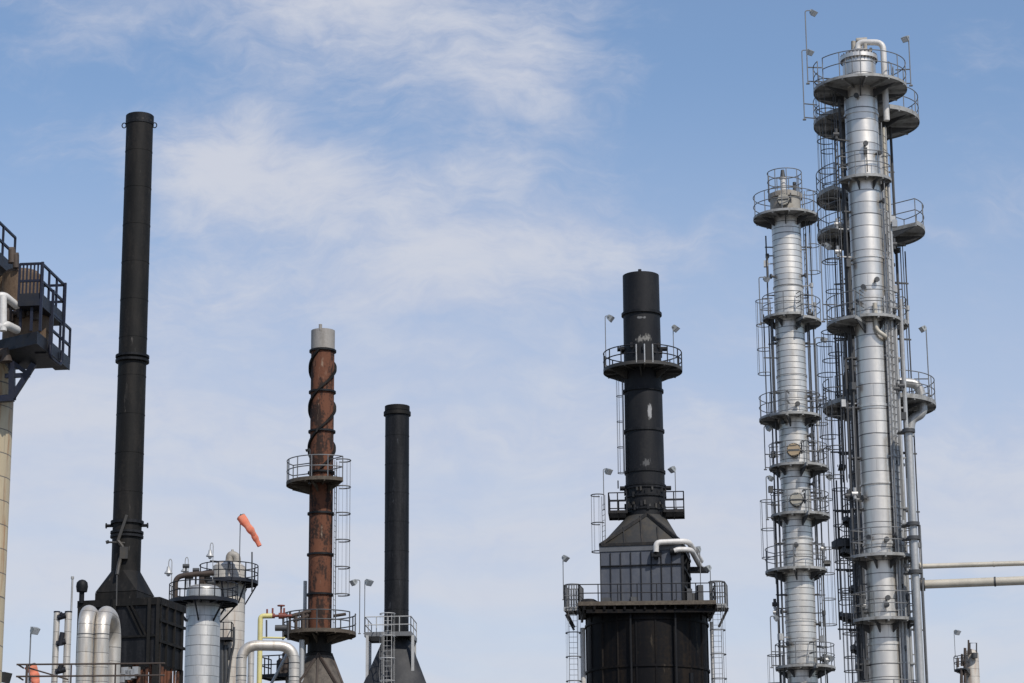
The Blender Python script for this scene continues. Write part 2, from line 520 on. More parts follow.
def platform(root, c, z, ri, ro, a0, a1, mat=None, railmat=None, rail_h=1.07, gap=None, bracket=True, tr=.021, posts=None, drop=.5, kick=.04, strut=False):
    mat, railmat = mat or M['deck'], railmat or M['galv']
    full = abs(a1 - a0) > 2 * pi - .01
    d = MB()
    d.sector(c, z, z + .05, ri, ro - .012, a0, a1)
    d.sector(c, z - .07, z + kick, ro - .01, ro, a0, a1)
    n = max(2, int(abs(a1 - a0) / R(30)))
    for i in range(n + 1):
        t_ = a0 + (a1 - a0) * i / n
        p0 = Vector((c[0] + ri * sin(t_), c[1] - ri * cos(t_), z - .062))
        p1 = Vector((c[0] + (ro - .02) * sin(t_), c[1] - (ro - .02) * cos(t_), z - .062))
        d.beam(p0, p1, .07, .12)
    do = d.build('platform', mat, root)
    r = MB()
    rr = ro - .03
    segs = [(a0, a1)]
    if gap:
        segs = [(a0, gap[0]), (gap[1], a1)]
    for (s0, s1) in segs:
        for h in (rail_h, rail_h * .55):
            r.tube(arc(c, rr, z + h, s0, s1), tr, 6)
        k = posts or max(1, int(round(abs(s1 - s0) * ro / .95)))
        for i in range(k + 1):
            t_ = s0 + (s1 - s0) * i / k
            q = Vector((c[0] + rr * sin(t_), c[1] - rr * cos(t_), z))
            r.tube([q, q + Vector((0, 0, rail_h))], tr, 6)
    if not full:
        for t_ in (a0, a1):
            for h in (rail_h, rail_h * .55):
                r.tube([(c[0] + rr * sin(t_), c[1] - rr * cos(t_), z + h), (c[0] + (ri + .05) * sin(t_), c[1] - (ri + .05) * cos(t_), z + h)], tr, 6)
    r.build('railing', railmat, do)
    if bracket:
        b = MB()
        n = max(2, int(round(abs(a1 - a0) / R(52))))
        for i in range(n + (0 if full else 1)):
            t_ = a0 + (a1 - a0) * (i + (0.35 if full else 0)) / n
            e = Vector((sin(t_), -cos(t_), 0))
            s_ = Vector((cos(t_), sin(t_), 0)) * .025
            o = Vector((c[0], c[1], 0))
            if strut:
                b.beam(o + e * (ri - .03) + Vector((0, 0, z - drop)), o + e * (ro - .12) + Vector((0, 0, z - .12)), .08, .09)
                continue
            tri = [o + e * (ri - .03) + Vector((0, 0, z - drop)), o + e * (ro - .1) + Vector((0, 0, z - .135)), o + e * (ri - .03) + Vector((0, 0, z - .135))]
            b.add([p - s_ for p in tri] + [p + s_ for p in tri], [[0, 1, 2], [5, 4, 3], [0, 3, 4, 1], [1, 4, 5, 2], [2, 5, 3, 0]])
        b.split('bracket', M['galv_dark'] if mat is M['deck'] else mat, do)
    return do


def ladder(root, p, z0, z1, face, mat=None, cage=True, cage_r=.36, name='ladder', tr=.02, cz0=None):
    """ladder whose climbing side faces the angle `face`; p is the point on the ladder centre line"""
    mat = mat or M['galv']
    f = Vector((sin(face), -cos(face), 0))
    s_ = Vector((cos(face), sin(face), 0))
    p = Vector((p[0], p[1], 0))
    l = MB()
    for sg in (-1, 1):
        q = p + s_ * (.23 * sg)
        l.beam((q.x, q.y, z0), (q.x, q.y, z1), .035, .05)
    k = int((z1 - z0) / .3)
    for i in range(1, k):
        z = z0 + i * .3
        a, b = p - s_ * .23, p + s_ * .23
        l.tube([(a.x, a.y, z), (b.x, b.y, z)], .013, 5)
    lo = l.build(name, mat, root)
    if cage:
        cg = MB()
        cc = p + f * (cage_r * .9)
        zc = (cz0 if cz0 is not None else z0 + 2.0 if z1 - z0 > 4 else z0 + .6)
        nh = max(2, int(round((z1 - zc) / 1.35)) + 1)
        ring = [cc + f * (cage_r * cos(q)) + s_ * (cage_r * sin(q)) for q in [R(-130 + 260 * i / 14) for i in range(15)]]
        for i in range(nh):
            z = zc + (z1 - zc) * i / (nh - 1)
            cg.tube([(q.x, q.y, z) for q in ring], tr * 1.1, 5)
        for i in (0, 3, 5, 7, 9, 11, 14):
            q = ring[i]
            cg.beam((q.x, q.y, zc), (q.x, q.y, z1), .012, .045)
        cg.build('cage', mat, lo)
    return lo


FLOODS = 'floodlights on thin poles'


def floodlight(label, hx, hy, bx, by, Y, size=1.0, dark=False, tilt=None, hang=False, to=None):
    """pole standing at photo (bx, by), lamp head at (hx, hy) on an arm, all at depth Y"""
    b = at(bx, by, Y)
    zh = zat(b.x, Y, hy)
    hd = at(hx, hy, Y)
    side = 1 if hd.x > b.x else -1
    root = thing('floodlight', label, 'floodlight', b, FLOODS)
    arm = max(abs(hd.x - b.x), .12)
    sz = size * .72
    p = MB()
    top = Vector((b.x, Y, zh))
    if hang:
        p.tube([b, top], .024, 6)
    else:
        p.tube(rounded([b, top + Vector((0, 0, .12 * sz)), top + Vector((side * arm, 0, .12 * sz))], .1), .024, 6)
    p.box((b.x, Y, b.z + .02), (.14, .14, .04))
    p.build('pole', M['galv_dark'] if dark else M['galv'], root)
    if to is not None:      # clamp arms back to the platform that carries the pole
        v = Vector((to.x - b.x, to.y - Y, 0)).normalized() * .62
        cl_ = MB()
        for dz in (.12, .75):
            cl_.beam(b + Vector((0, 0, dz)), b + v + Vector((0, 0, dz)), .04)
        cl_.split('clamp_arm', M['galv_dark'], root)
    # lamp head: a tapered reflector housing with a visor, facing outwards and down
    c = Vector((b.x + side * arm, Y, zh))
    h = MB()
    fx = Vector((side * random.uniform(.45, .75), -random.uniform(.2, .7), -random.uniform(.5, .9))).normalized() if tilt is None else Vector(tilt).normalized()
    if hang:
        fx = Vector((0, -.35, -.94)).normalized()
    sx_ = fx.cross(Vector((0, 0, 1))).normalized()
    ux = sx_.cross(fx)
    def quad(d, hw, hh):
        return [c + fx * d + sx_ * (a * hw) + ux * (b_ * hh) for a, b_ in ((-1, -1), (1, -1), (1, 1), (-1, 1))]
    rings = [quad(-.17 * sz, .10 * sz, .08 * sz), quad(-.08 * sz, .16 * sz, .13 * sz), quad(.12 * sz, .21 * sz, .17 * sz), quad(.15 * sz, .21 * sz, .17 * sz)]
    vs = [v for q in rings for v in q]
    fs = [[3, 2, 1, 0]]
    for i in range(3):
        for k in range(4):
            l = (k + 1) % 4
            fs.append([i * 4 + k, i * 4 + l, i * 4 + 4 + l, i * 4 + 4 + k])
    fs.append([12, 13, 14, 15])
    h.add(vs, fs)
    for k in (-1, 1):      # yoke
        h.beam(c + sx_ * (.22 * sz * k), c + sx_ * (.22 * sz * k) + Vector((0, 0, .14 * sz)), .03)
    ho = h.build('lamp_head', M['lamp_dark'] if dark else M['lamp_body'], root, 30)
    if dark:
        return root
    g_ = MB()
    q = quad(.153 * sz, .18 * sz, .14 * sz)
    q2 = quad(.16 * sz, .18 * sz, .14 * sz)
    g_.add(q + q2, [[3, 2, 1, 0], [4, 5, 6, 7], [0, 1, 5, 4], [1, 2, 6, 5], [2, 3, 7, 6], [3, 0, 4, 7]])
    g_.build('lens', M['lens'], ho, 0)
    return root


def pipe(name, mb_paths, mat, root):
    b = MB()
    for pts, r in mb_paths:
        b.tube(pts, r, 14)
    return b.build(name, mat, root)


def flange(b, c, axis, r, h=.09):
    axis = Vector(axis).normalized()
    c = Vector(c)
    b.tube([c - axis * h / 2, c + axis * h / 2], r, 14)


# ================================================================== NARROW SILVER TOWER
C = Col(803.0, 683, 115)
root = thing('distillation_tower', 'shorter slender silver tower with narrow banded jacket and two round manhole covers', 'tower', C.base)
zt = C.z(214)
ztop = C.z(193)
rc = C.m(14.9, 430)
b = MB()
b.lathe(C.c, [(rc, 0), (rc, zt)], 56)
for py in (288, 377, 478, 540, 622, 672):
    b.ring(C.c, C.z(py), rc - .01, rc + .03, .09)
b.build('shell', M['jacket_fine'], root)
rh = C.m(15.2, 205)
b = MB()
b.lathe(C.c, [(rh, zt), (rh, ztop - .35), (rh + .09, ztop - .34), (rh + .09, ztop - .12), (rh * .8, ztop), (rh * .3, ztop + .12)], 40)
hd = b.build('top_head', M['beige_metal'], root)
b = MB()
b.tube([(C.x - .1, C.y - .2, ztop), (C.x - .1, C.y - .2, ztop + .65)], .13, 12)
b.tube([(C.x - .1, C.y - .2, ztop + .65), (C.x - .1, C.y - .2, ztop + .72)], .18, 12)
b.build('vent_pipe', M['white_pipe'], root)
b = MB()
b.tube([(C.x - .1, C.y - .2, ztop + .72), (C.x - .1, C.y - .2, ztop + 1.1)], [.13, .08], 10)
b.tube([(C.x + .5, C.y + .2, ztop + .0), (C.x + .5, C.y + .2, ztop + .6)], .09, 10)
b.split('relief_valve', M['galv_dark'], root)


def manhole(col, px, py, rpx, mat, rcol, root, t_=None):
    p = at(px, py, col.y - rcol)
    ro = rpx / scl(p)
    a = math.asin(max(-1, min(1, (p.x - col.x) / rcol))) if t_ is None else t_
    n = Vector((sin(a), -cos(a), 0))
    c0 = Vector((col.x, col.y, p.z)) + n * (rcol - .05)
    b = MB()
    b.tube([c0, c0 + n * .26], ro * .84, 28)
    b.tube([c0 + n * .20, c0 + n * .30], ro, 28)
    o = b.build('manhole', M['galv_dark'], root)
    b = MB()
    b.tube([c0 + n * .30, c0 + n * .37], ro * .86, 28)
    for i in range(16):
        q = 2 * pi * i / 16
        s_ = Vector((cos(a), sin(a), 0))
        e = c0 + s_ * (cos(q) * ro * .92) + Vector((0, 0, sin(q) * ro * .92))
        b.tube([e + n * .29, e + n * .34], .022, 6)
    b.build('cover', mat, o)
    b = MB()
    s_ = Vector((cos(a), sin(a), 0))
    b.tube([c0 + n * .40 - s_ * ro * .8, c0 + n * .40 + s_ * ro * .8], .022, 6)
    b.tube([c0 + n * .33 + s_ * ro * 1.1 + Vector((0, 0, -.2)), c0 + n * .33 + s_ * ro * 1.1 + Vector((0, 0, .3))], .035, 6)
    b.build('davit_bar', M['galv_dark'], o)


manhole(C, 784, 201, 6.6, M['manhole_grey'], rh, root)
manhole(C, 794, 451, 7.2, M['manhole_tan'], rc, root)
manhole(C, 796.5, 500.5, 7.2, M['manhole_grey'], rc, root)
# upper guard ring round the head
z0 = C.z(193)
b = MB()
rr = C.m(17, 185)
for h in (0.1, .55, 1.0):
    b.tube(arc(C.c, rr, z0 + h, R(-180), R(180)), .022, 6)
for i in range(9):
    q = C.pt(R(40 * i), rr, z0 - .3)
    b.tube([q, q + Vector((0, 0, 1.3))], .022, 6)
b.build('top_railing', M['galv'], root)
ri = rc + .02
for (py, rpx, a0, a1) in ((209.5, 32.5, -180, 180), (313, 27, -95, 20), (316, 31.5, 20, 150), (412.5, 34, -140, -18), (412.5, 28, -18, 110),
                          (463, 26, -110, 15), (463, 33, 15, 140), (512, 26, -110, 15), (512, 33, 15, 140), (567, 33.5, -140, -15), (567, 28, -15, 105),
                          (665, 27, -100, 20), (665, 33, 20, 130)):
    ro = C.m(rpx, py)
    z = C.zn(py, ro * .9)
    platform(root, C.c, z, ri, ro, R(a0), R(a1), gap=(R(88), R(112)) if a1 == 180 else None)
# ladders, staggered from platform to platform
rl = rc + .2
ladder(root, C.pt(R(98), rl, 0), C.z(312), C.z(192), R(98))
ladder(root, C.pt(R(-98), rl, 0), C.z(414), C.z(300), R(-98))
ladder(root, C.pt(R(92), rl + .05, 0), C.z(463), C.z(398), R(92))
ladder(root, C.pt(R(96), rl + .15, 0), C.z(512), C.z(447), R(96))
ladder(root, C.pt(R(-98), rl + .1, 0), C.z(570), C.z(500), R(-98))
ladder(root, C.pt(R(96), rl + .1, 0), C.z(668), C.z(548), R(96))
ladder(root, C.pt(R(-95), rl, 0), 8, C.z(655), R(-95))
# slim pipes down the left and right flanks with stand-offs
for t_, d, r_, za, zb in ((-84, .55, .03, C.z(420), C.z(315)), (90, .42, .035, 0, C.z(215)), (80, .62, .028, C.z(515), C.z(400)), (-80, .38, .03, 0, C.z(500)), (-88, .30, .035, 0, C.z(236)), (-70, .22, .045, 0, C.z(318)), (84, .2, .04, C.z(560), C.z(235)), (72, .14, .03, 0, C.z(320))):
    b = MB()
    q = C.pt(R(t_), rc + d, 0)
    b.tube([(q.x, q.y, za), (q.x, q.y, zb)], r_, 8)
    z = za + 3 if za else 12
    while z < zb:
        b.beam(C.pt(R(t_), rc - .02, z), C.pt(R(t_), rc + d + .06, z), .05)
        z += 2.4
    b.build('conduit', M['galv_dark'], root)
b = MB()
for py, t_ in ((278, -70), (278, 60), (330, 20), (398, 70), (425, -40), (438, 55), (486, 60), (545, 62), (548, -12), (578, 70), (612, -80), (625, 72), (645, -50), (660, 66), (341, -62), (408, 8)):
    z = C.z(py)
    b.tube([C.pt(R(t_), rc - .03, z), C.pt(R(t_), rc + .22, z)], .06, 8)
    b.tube([C.pt(R(t_), rc + .17, z), C.pt(R(t_), rc + .24, z)], .12, 10)
b.split('nozzle', M['galv_dark'], root, per=2)

# ================================================================== TALL FRONT TOWER
A = Col(887.0, 683, 100)
root = thing('fractionating_tower', 'tallest silver tower with wide jacket bands, round railed platform and curved pipe on its crown', 'tower', A.base)
ra = A.m(16.8, 300)
zt = A.z(62)
b = MB()
b.lathe(A.c, [(ra, 0), (ra, zt), (ra + .1, zt + .02), (ra + .1, zt + .18), (ra * .95, zt + .22), (ra * .75, zt + .42), (ra * .35, zt + .55)], 64)
for py in (116, 260, 408, 486, 545, 645):
    b.ring(A.c, A.z(py), ra - .01, ra + .035, .10)
b.build('shell', M['jacket_wide'], root)
b = MB()
for i in range(28):
    q = 2 * pi * i / 28
    p_ = A.pt(q, ra + .05, zt - .05)
    b.tube([p_, p_ + Vector((0, 0, .32))], .03, 6)
b.build('flange_bolt', M['galv_dark'], root)
z = zt + .4
top = A.z(41)
b = MB()
yy_ = A.y - .1
xl, xr = at(858, 50, yy_).x, at(882, 50, yy_).x
b.tube(rounded([(xl, yy_, z - .1), (xl, yy_, top - .1), (xr, yy_ - .35, top - .25), (xr, yy_ - .35, z - 3.2)], .35), .13, 14)
b.build('vapour_pipe', M['white_pipe'], root)
b = MB()
b.tube([(A.x + .1, yy_ + .3, z), (A.x + .1, yy_ + .3, A.z(38))], .12, 10)
b.tube([(A.x - .05, yy_ + .3, A.z(39)), (A.x + .4, yy_ + .3, A.z(39))], [.12, .15], 12)
b.tube([(xl - .15, yy_ + .2, z), (xl - .15, yy_ + .2, A.z(40.5))], [.12, .1], 10)
b.tube([(A.x + .25, yy_ - .2, z - .1), (A.x + .25, yy_ - .2, z + .3)], .09, 10)
b.tube([(A.x + .5, yy_ - .1, z - .2), (A.x + .5, yy_ - .1, z + .15)], .06, 10)
b.split('relief_valve', M['beige_metal'], root)
ro = A.m(46.5, 80)
z = A.zn(74, ro)
platform(root, A.c, z, ra + .02, ro, R(-180), R(180), kick=.05, rail_h=1.1, gap=(R(-72), R(-60)))
# ladder hoop rails standing on the crown platform
b = MB()
for t_ in (-32, 50, 78):
    for q in (0, 12):
        p_ = A.pt(R(t_ + q), ro * .72, z)
        b.tube([p_, p_ + Vector((0, 0, .95))], .022, 6)
    b.tube([A.pt(R(t_), ro * .72, z + .95), A.pt(R(t_ + 12), ro * .72, z + .95)], .022, 6)
b.split('hoop_rail', M['galv'], root, per=3)
for (py, rpx, a0, a1) in ((174, 27.5, -75, 72), (314, 44, -125, -28), (314, 30, -28, 78)):
    ro = A.m(rpx, py)
    platform(root, A.c, A.zn(py, ro), ra + .02, ro, R(a0), R(a1), kick=.05)


def box_platform(root, c, z, x0, x1, y0, y1, rot=0.0, mat=None, railmat=None, rail_h=1.07, sides='fblr', nx=4, ny=3, kick=.08, tr=.022, joist=True):
    """rectangular railed deck; local x0..x1, y0..y1 about c (front = -y)"""
    mat, railmat = mat or M['deck'], railmat or M['galv']
    ca, sa = cos(rot), sin(rot)

    def w(x, y, zz):
        return Vector((c[0] + x * ca - y * sa, c[1] + x * sa + y * ca, zz))
    d = MB()
    cx, cy = (x0 + x1) / 2, (y0 + y1) / 2
    d.box(w(cx, cy, z + .025), (x1 - x0 - .02, y1 - y0 - .02, .05), rot)
    for (p, q) in (((x0, y0), (x1, y0)), ((x1, y0), (x1, y1)), ((x1, y1), (x0, y1)), ((x0, y1), (x0, y0))):
        d.beam(w(*p, z + (kick - .1) / 2), w(*q, z + (kick - .1) / 2), .02, .1 + kick)
    if joist:
        k = max(2, int((x1 - x0) / .8))
        for i in range(1, k):
            x = x0 + (x1 - x0) * i / k
            d.beam(w(x, y0 + .03, z - .07), w(x, y1 - .03, z - .07), .06, .12)
    do = d.build('platform', mat, root)
    r = MB()
    e = .03
    cor = {'f': ((x0 + e, y0 + e), (x1 - e, y0 + e), nx), 'b': ((x0 + e, y1 - e), (x1 - e, y1 - e), nx),
           'l': ((x0 + e, y0 + e), (x0 + e, y1 - e), ny), 'r': ((x1 - e, y0 + e), (x1 - e, y1 - e), ny)}
    for s_ in sides:
        p, q, k = cor[s_]
        for h in (rail_h, rail_h * .55):
            r.tube([w(*p, z + h), w(*q, z + h)], tr, 6)
        for i in range(k + 1):
            x = p[0] + (q[0] - p[0]) * i / k
            y = p[1] + (q[1] - p[1]) * i / k
            r.tube([w(x, y, z), w(x, y, z + rail_h)], tr, 6)
    r.build('railing', railmat, do)
    return do


for py in (553, 617):
    s_ = A.m(1, py)
    z = A.zn(py, 1.45)
    platform(root, A.c, z, ra + .02, 1.42, R(-68), R(66), kick=.05)
z = A.zn(681, 1.45)
platform(root, A.c, z - 1.0, ra + .02, 1.45, R(-70), R(75), kick=.05)
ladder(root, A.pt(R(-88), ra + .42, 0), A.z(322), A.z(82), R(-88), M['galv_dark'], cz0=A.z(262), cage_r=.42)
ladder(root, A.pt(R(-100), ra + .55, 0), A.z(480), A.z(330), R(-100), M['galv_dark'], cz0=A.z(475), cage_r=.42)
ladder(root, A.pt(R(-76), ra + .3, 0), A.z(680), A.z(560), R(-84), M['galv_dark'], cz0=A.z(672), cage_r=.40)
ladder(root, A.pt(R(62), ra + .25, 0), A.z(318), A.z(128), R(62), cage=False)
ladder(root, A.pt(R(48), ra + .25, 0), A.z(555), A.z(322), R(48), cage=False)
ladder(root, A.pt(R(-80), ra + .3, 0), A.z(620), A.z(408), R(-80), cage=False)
for t_, d, r_, za, zb in ((70, .22, .05, 0, A.z(215)), (80, .30, .07, 0, A.z(180)), (58, .16, .035, 0, A.z(255)), (92, .34, .05, 0, A.z(330)),
                          (-86, .22, .06, 0, A.z(100)), (-76, .2, .04, 0, A.z(180)), (-96, .36, .05, A.z(680), A.z(330)), (75, .5, .05, 0, A.z(480)),
                          (40, .10, .04, 0, A.z(300)), (46, .16, .06, 0, A.z(342)), (53, .12, .045, 0, A.z(196)), (60, .2, .07, 0, A.z(262)), (64, .12, .03, 0, A.z(330)), (85, .55, .09, 0, A.z(300)), (-82, .45, .05, 0, A.z(340)), (100, .2, .09, 0, A.z(235))):
    b = MB()
    q = A.pt(R(t_), ra + d, 0)
    b.tube([(q.x, q.y, za), (q.x, q.y, zb)], r_, 8)
    z = 12.
    while z < zb:
        if z > za:
            b.beam(A.pt(R(t_), ra - .02, z), A.pt(R(t_), ra + d + .08, z), .06)
        z += 2.1
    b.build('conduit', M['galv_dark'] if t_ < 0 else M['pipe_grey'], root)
b = MB()
for py, t_ in ((102, -20), (150, 0), (158, 42), (205, 50), (245, 70), (285, 14), (292, -24), (306, -45), (424, 72), (465, 60), (538, 38), (543, 8), (540, -40), (601, 4), (608, 0), (588, 60), (650, 52), (500, -55)):
    z = A.z(py)
    b.tube([A.pt(R(t_), ra - .03, z), A.pt(R(t_), ra + .2, z)], .06, 8)
    b.tube([A.pt(R(t_), ra + .15, z), A.pt(R(t_), ra + .22, z)], .11, 10)
b.split('nozzle', M['galv_dark'], root, per=2)
b = MB()
b.tube([A.pt(R(2), ra + .12, A.z(178)), A.pt(R(2), ra + .12, A.z(160))], .02, 6)
b.box(A.pt(R(-1), ra + .12, A.z(157)), (.14, .1, .26))
b.build('junction_box', M['lamp_dark'], root)

# ================================================================== REAR TOWER
B = Col(888.5 + 3.5, 683, 103.6)
root = thing('stripper_tower', 'weathered tower close behind the tallest silver tower, with platforms jutting out on both sides', 'tower', B.base)
rb = B.m(20.0, 300)
zt = B.z(93)
b = MB()
b.lathe(B.c, [(rb, 0), (rb, zt), (rb * .9, zt + .3), (rb * .5, zt + .55), (rb * .1, zt + .6)], 64)
for py in (180, 265, 350, 440, 520, 600):
    b.ring(B.c, B.z(py), rb - .01, rb + .035, .10)
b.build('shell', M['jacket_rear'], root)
for (py, rpx, a0, a1) in ((106, 52.5, -180, 180), (181, 53, -128, -48), (220, 54, -135, -40), (218, 53, 48, 132), (395, 56, -180, 180), (318, 32, 55, 120)):
    ro = B.m(rpx, py)
    platform(root, B.c, B.zn(py, ro), rb + .02, ro, R(a0), R(a1), kick=.12, rail_h=1.1, gap=(R(-70), R(-58)) if a1 == 180 else None)
for (py, rpx, a0, a1) in ((505, 42, -120, -70), (575, 38, -110, -68), (536, 46, -125, -70), (600, 50, -120, -75), (635, 40, -110, -70), (655, 36, -100, -65), (672, 34, -100, -65)):
    ro = B.m(rpx, py)
    platform(root, B.c, B.zn(py + 8, ro), rb + .02, ro, R(a0), R(a1), kick=.12, mat=M['galv_dark'], railmat=M['galv_dark'])
rl = rb + .65
ladder(root, B.pt(R(-82), rl - .1, 0), B.z(232), B.z(118), R(-82), M['galv_dark'])
ladder(root, B.pt(R(-86), rl - .1, 0), B.z(400), B.z(230), R(-86), M['galv_dark'])
ladder(root, B.pt(R(-84), rl + .25, 0), B.z(484), B.z(345), R(-84), M['galv_dark'], cage_r=.45)
ladder(root, B.pt(R(-84), rl, 0), B.z(610), B.z(490), R(-84), M['galv_dark'])
ladder(root, B.pt(R(-80), rl - .2, 0), 6, B.z(560), R(-80), M['galv_dark'])
for t_, d, r_, za, zb in ((-100, .75, .03, 0, B.z(235)), (-84, 1.25, .03, B.z(640), B.z(400)), (-90, 1.1, .035, B.z(600), B.z(480)), (-64, .35, .05, 0, B.z(130)), (100, .62, .03, 0, B.z(250)), (-72, .3, .07, 0, B.z(120)), (-78, .18, .11, 0, B.z(200)), (-68, .5, .05, 0, B.z(236)), (-95, .3, .05, 0, B.z(400)), (-88, .9, .045, B.z(520), B.z(330)), (95, .2, .06, 0, B.z(120)),
                          (98, .5, .02, B.z(400), B.z(245)), (88, .3, .05, 0, B.z(410))):
    b = MB()
    q = B.pt(R(t_), rb + d, 0)
    b.tube([(q.x, q.y, za), (q.x, q.y, zb)], r_, 8)
    z = 11.
    while z < zb:
        if z > za:
            b.beam(B.pt(R(t_), rb - .02, z), B.pt(R(t_), rb + d + .08, z), .06)
        z += 2.5
    b.build('conduit', M['galv_dark'], root)
# insulated drum and valves standing on the middle platform, left side
b = MB()
q = B.pt(R(-62), rb + .55, 0)
b.lathe((q.x, q.y), [(.05, B.z(412)), (.36, B.z(411)), (.36, B.z(380)), (.25, B.z(376)), (.05, B.z(374))], 20)
b.tube([(q.x, q.y, B.z(376)), (q.x, q.y, B.z(366))], .1, 10)
b.build('valve_drum', M['rust_hood'], root)
b = MB()
q = B.pt(R(-62), rb + .5, 0)
b.lathe((q.x, q.y), [(.05, B.z(546)), (.38, B.z(545)), (.38, B.z(522)), (.25, B.z(518)), (.05, B.z(517))], 20)
q = B.pt(R(-95), rb + .9, 0)
b.lathe((q.x, q.y), [(.05, B.z(549)), (.5, B.z(547)), (.5, B.z(541)), (.3, B.z(538)), (.05, B.z(537))], 20)
b.split('level_drum', M['galv_dark'], root)
# thick elbow at the right of the middle platform
b = MB()
y_ = B.y - 1.0
b.tube(rounded([at(893, 381, y_), at(918, 384, y_), at(922, 398, y_), at(923, 414, y_), at(911, 419, y_), at(909.5, 436, y_)], .45), .2, 14)
b.build('overhead_elbow', M['pipe_grey'], root)

# instrument boxes, tray nozzles and short branches on the flanks of the three towers
random.seed(21)
for (T_, r_, rt__, n_) in ((A, ra, bpy.data.objects['fractionating_tower'], 26), (C, rc, bpy.data.objects['distillation_tower'], 18), (B, rb, bpy.data.objects['stripper_tower'], 16)):
    for i in range(n_):
        py = random.uniform(130 if T_ is not C else 235, 680)
        t_ = R(random.choice((-1, 1)) * random.uniform(62, 100))
        z = T_.z(py)
        d = random.uniform(.25, .6)
        b = MB()
        q = T_.pt(t_, r_ + d, z)
        b.beam(T_.pt(t_, r_ - .02, z), q, .05)
        if i % 3 == 0:
            b.box(q, (.2, .2, .3), t_)
        elif i % 3 == 1:
            b.tube([q, q + Vector((0, 0, .45))], .07, 8)
            b.tube([q + Vector((-.12, 0, .2)), q + Vector((.12, 0, .2))], .1, 8)
        else:
            b.tube([q, q + Vector((0, 0, random.uniform(-1.6, -.6)))], .04, 6)
            b.tube([q + Vector((0, 0, -.1)), q + Vector((0, 0, .1))], .09, 8)
        b.build('instrument', M['galv_dark'] if i % 2 else M['pipe_grey'], rt__)

# ================================================================== PIPES ON THE RIGHT
y_ = 98.6
p0 = at(916.3, 683, y_)
root = thing('vertical_pipe', 'slim grey vertical pipe right of the tall towers with flanges at its top', 'pipe', (p0.x, y_, 0))
x_ = p0.x + .18
b = MB()
zt = zat(x_, y_, 428)
r_ = 3.7 / 24.5
b.tube([(x_, y_, 0), (x_, y_, zt)], r_, 16)
b.build('pipe_run', M['pipe_grey'], root)
b = MB()
for py in (431, 524, 538, 572):
    flange(b, (x_, y_, zat(x_, y_, py)), (0, 0, 1), r_ * 1.75, .14)
    b.box((x_ - .1, y_ + .3, zat(x_, y_, py)), (.6, .5, .06))
b.split('flange', M['galv_dark'], root, per=2)
x2 = x_ + .27
b = MB()
b.tube([(x2, y_, 0), (x2, y_, zat(x2, y_, 525))], .03, 8)
b.build('tracer_line', M['galv'], root)

y_ = 100.25
p0 = at(907.8, 683, y_)
root = thing('riser_pipe', 'pale pipe climbing beside the tallest tower, with a small bent branch over its jacket', 'pipe', (p0.x + .04, y_, 0))
x_ = p0.x + .1
b = MB()
r_ = 3.3 / 24.5
b.tube([(x_, y_, 0), (x_, y_, zat(x_, y_, 330)), (x_, y_, zat(x_, y_, 328)), (x_, y_, zat(x_, y_, 128))], [r_, r_, r_ * .7, r_ * .7], 14)
zj = zat(x_, y_, 347)
yf = A.y - ra - .16
xa = at(875.5, 320, yf).x
b.tube(rounded([(x_, y_, zj), (xa + .35, yf, zj + .2), (xa, yf, zj + .45), (xa, yf, zat(xa, yf, 303))], .25), .09, 12)
b.build('pipe_run', M['pipe_beige'], root)
b = MB()
for py in (236, 265, 361, 433, 465):
    flange(b, (x_, y_, zat(x_, y_, py)), (0, 0, 1), r_ * 1.5, .1)
    b.box((x_ - .2, y_ + .3, zat(x_, y_, py)), (.5, .4, .05))
b.split('flange', M['galv_dark'], root, per=2)

for (pya, pyb, rp, lab, xa, Y_) in ((566.5, 563.2, 2.5, 'thinner upper one of the two beige pipes running level to the right edge', 917, 98.9),
                               (584.5, 580.5, 4.3, 'thicker lower one of the two beige pipes running level to the right edge', 921, 99.2)):
    a = at(xa, pya, Y_)
    # a level pipe: rises in the picture only because it comes towards the viewer
    zz = a.z
    best = None
    for k in range(200):
        Y2 = Y_ - k * .05
        e = at(1024, pyb, Y2)
        if best is None or abs(e.z - zz) < best[0]:
            best = (abs(e.z - zz), e)
    e = best[1]
    d = (Vector((e.x, e.y, zz)) - a)
    end = a + d * 2.2
    root = thing('process_pipe', lab, 'pipe', (end.x, end.y, 0), 'level beige pipes')
    b = MB()
    b.tube(rounded([a, end, (end.x, end.y, 0)], .8), rp / 24.3, 16)
    b.build('pipe_run', M['pipe_beige'], root)
    b = MB()
    for q in (0.0, .03, .72):
        flange(b, a + d * q, d, rp / 24.3 * (1.5 if q < .5 else 1.12), .07)
    b.split('flange', M['galv_dark'] if rp > 3 else M['pipe_beige'], root)

# ================================================================== SMALL FAR TOWER (right edge)
D = Col(973, 683, 205)
root = thing('small_tower', 'small beige tower far off at lower right with a cluttered side platform', 'tower', D.base)
rd = D.m(7.0, 670)
b = MB()
zt = D.z(654)
b.lathe(D.c, [(rd, 0), (rd, zt), (rd * .8, zt + .25), (rd * .2, zt + .4)], 32)
b.build('shell', M['jacket_beige'], root)
platform(root, D.c, D.zn(668, 1.3), rd + .02, D.m(18, 668), R(-130), R(-30), M['galv_dark'], M['galv_dark'], tr=.035)
b = MB()
for (px, py0, py1, r_) in ((968.5, 640, 655, .09), (965, 648, 668, .14), (962, 654, 666, .12), (970, 649, 654, .16), (961.5, 668, 683, .14), (965, 668, 683, .12), (958, 658, 667, .1)):
    a, c_ = at(px, py1, D.y - .9), at(px, py0, D.y - .9)
    b.tube([a, c_], [r_, r_ * .8], 10)
b.split('valve_cluster', M['brown_pipe'], root)
b = MB()
y_ = D.y - .4
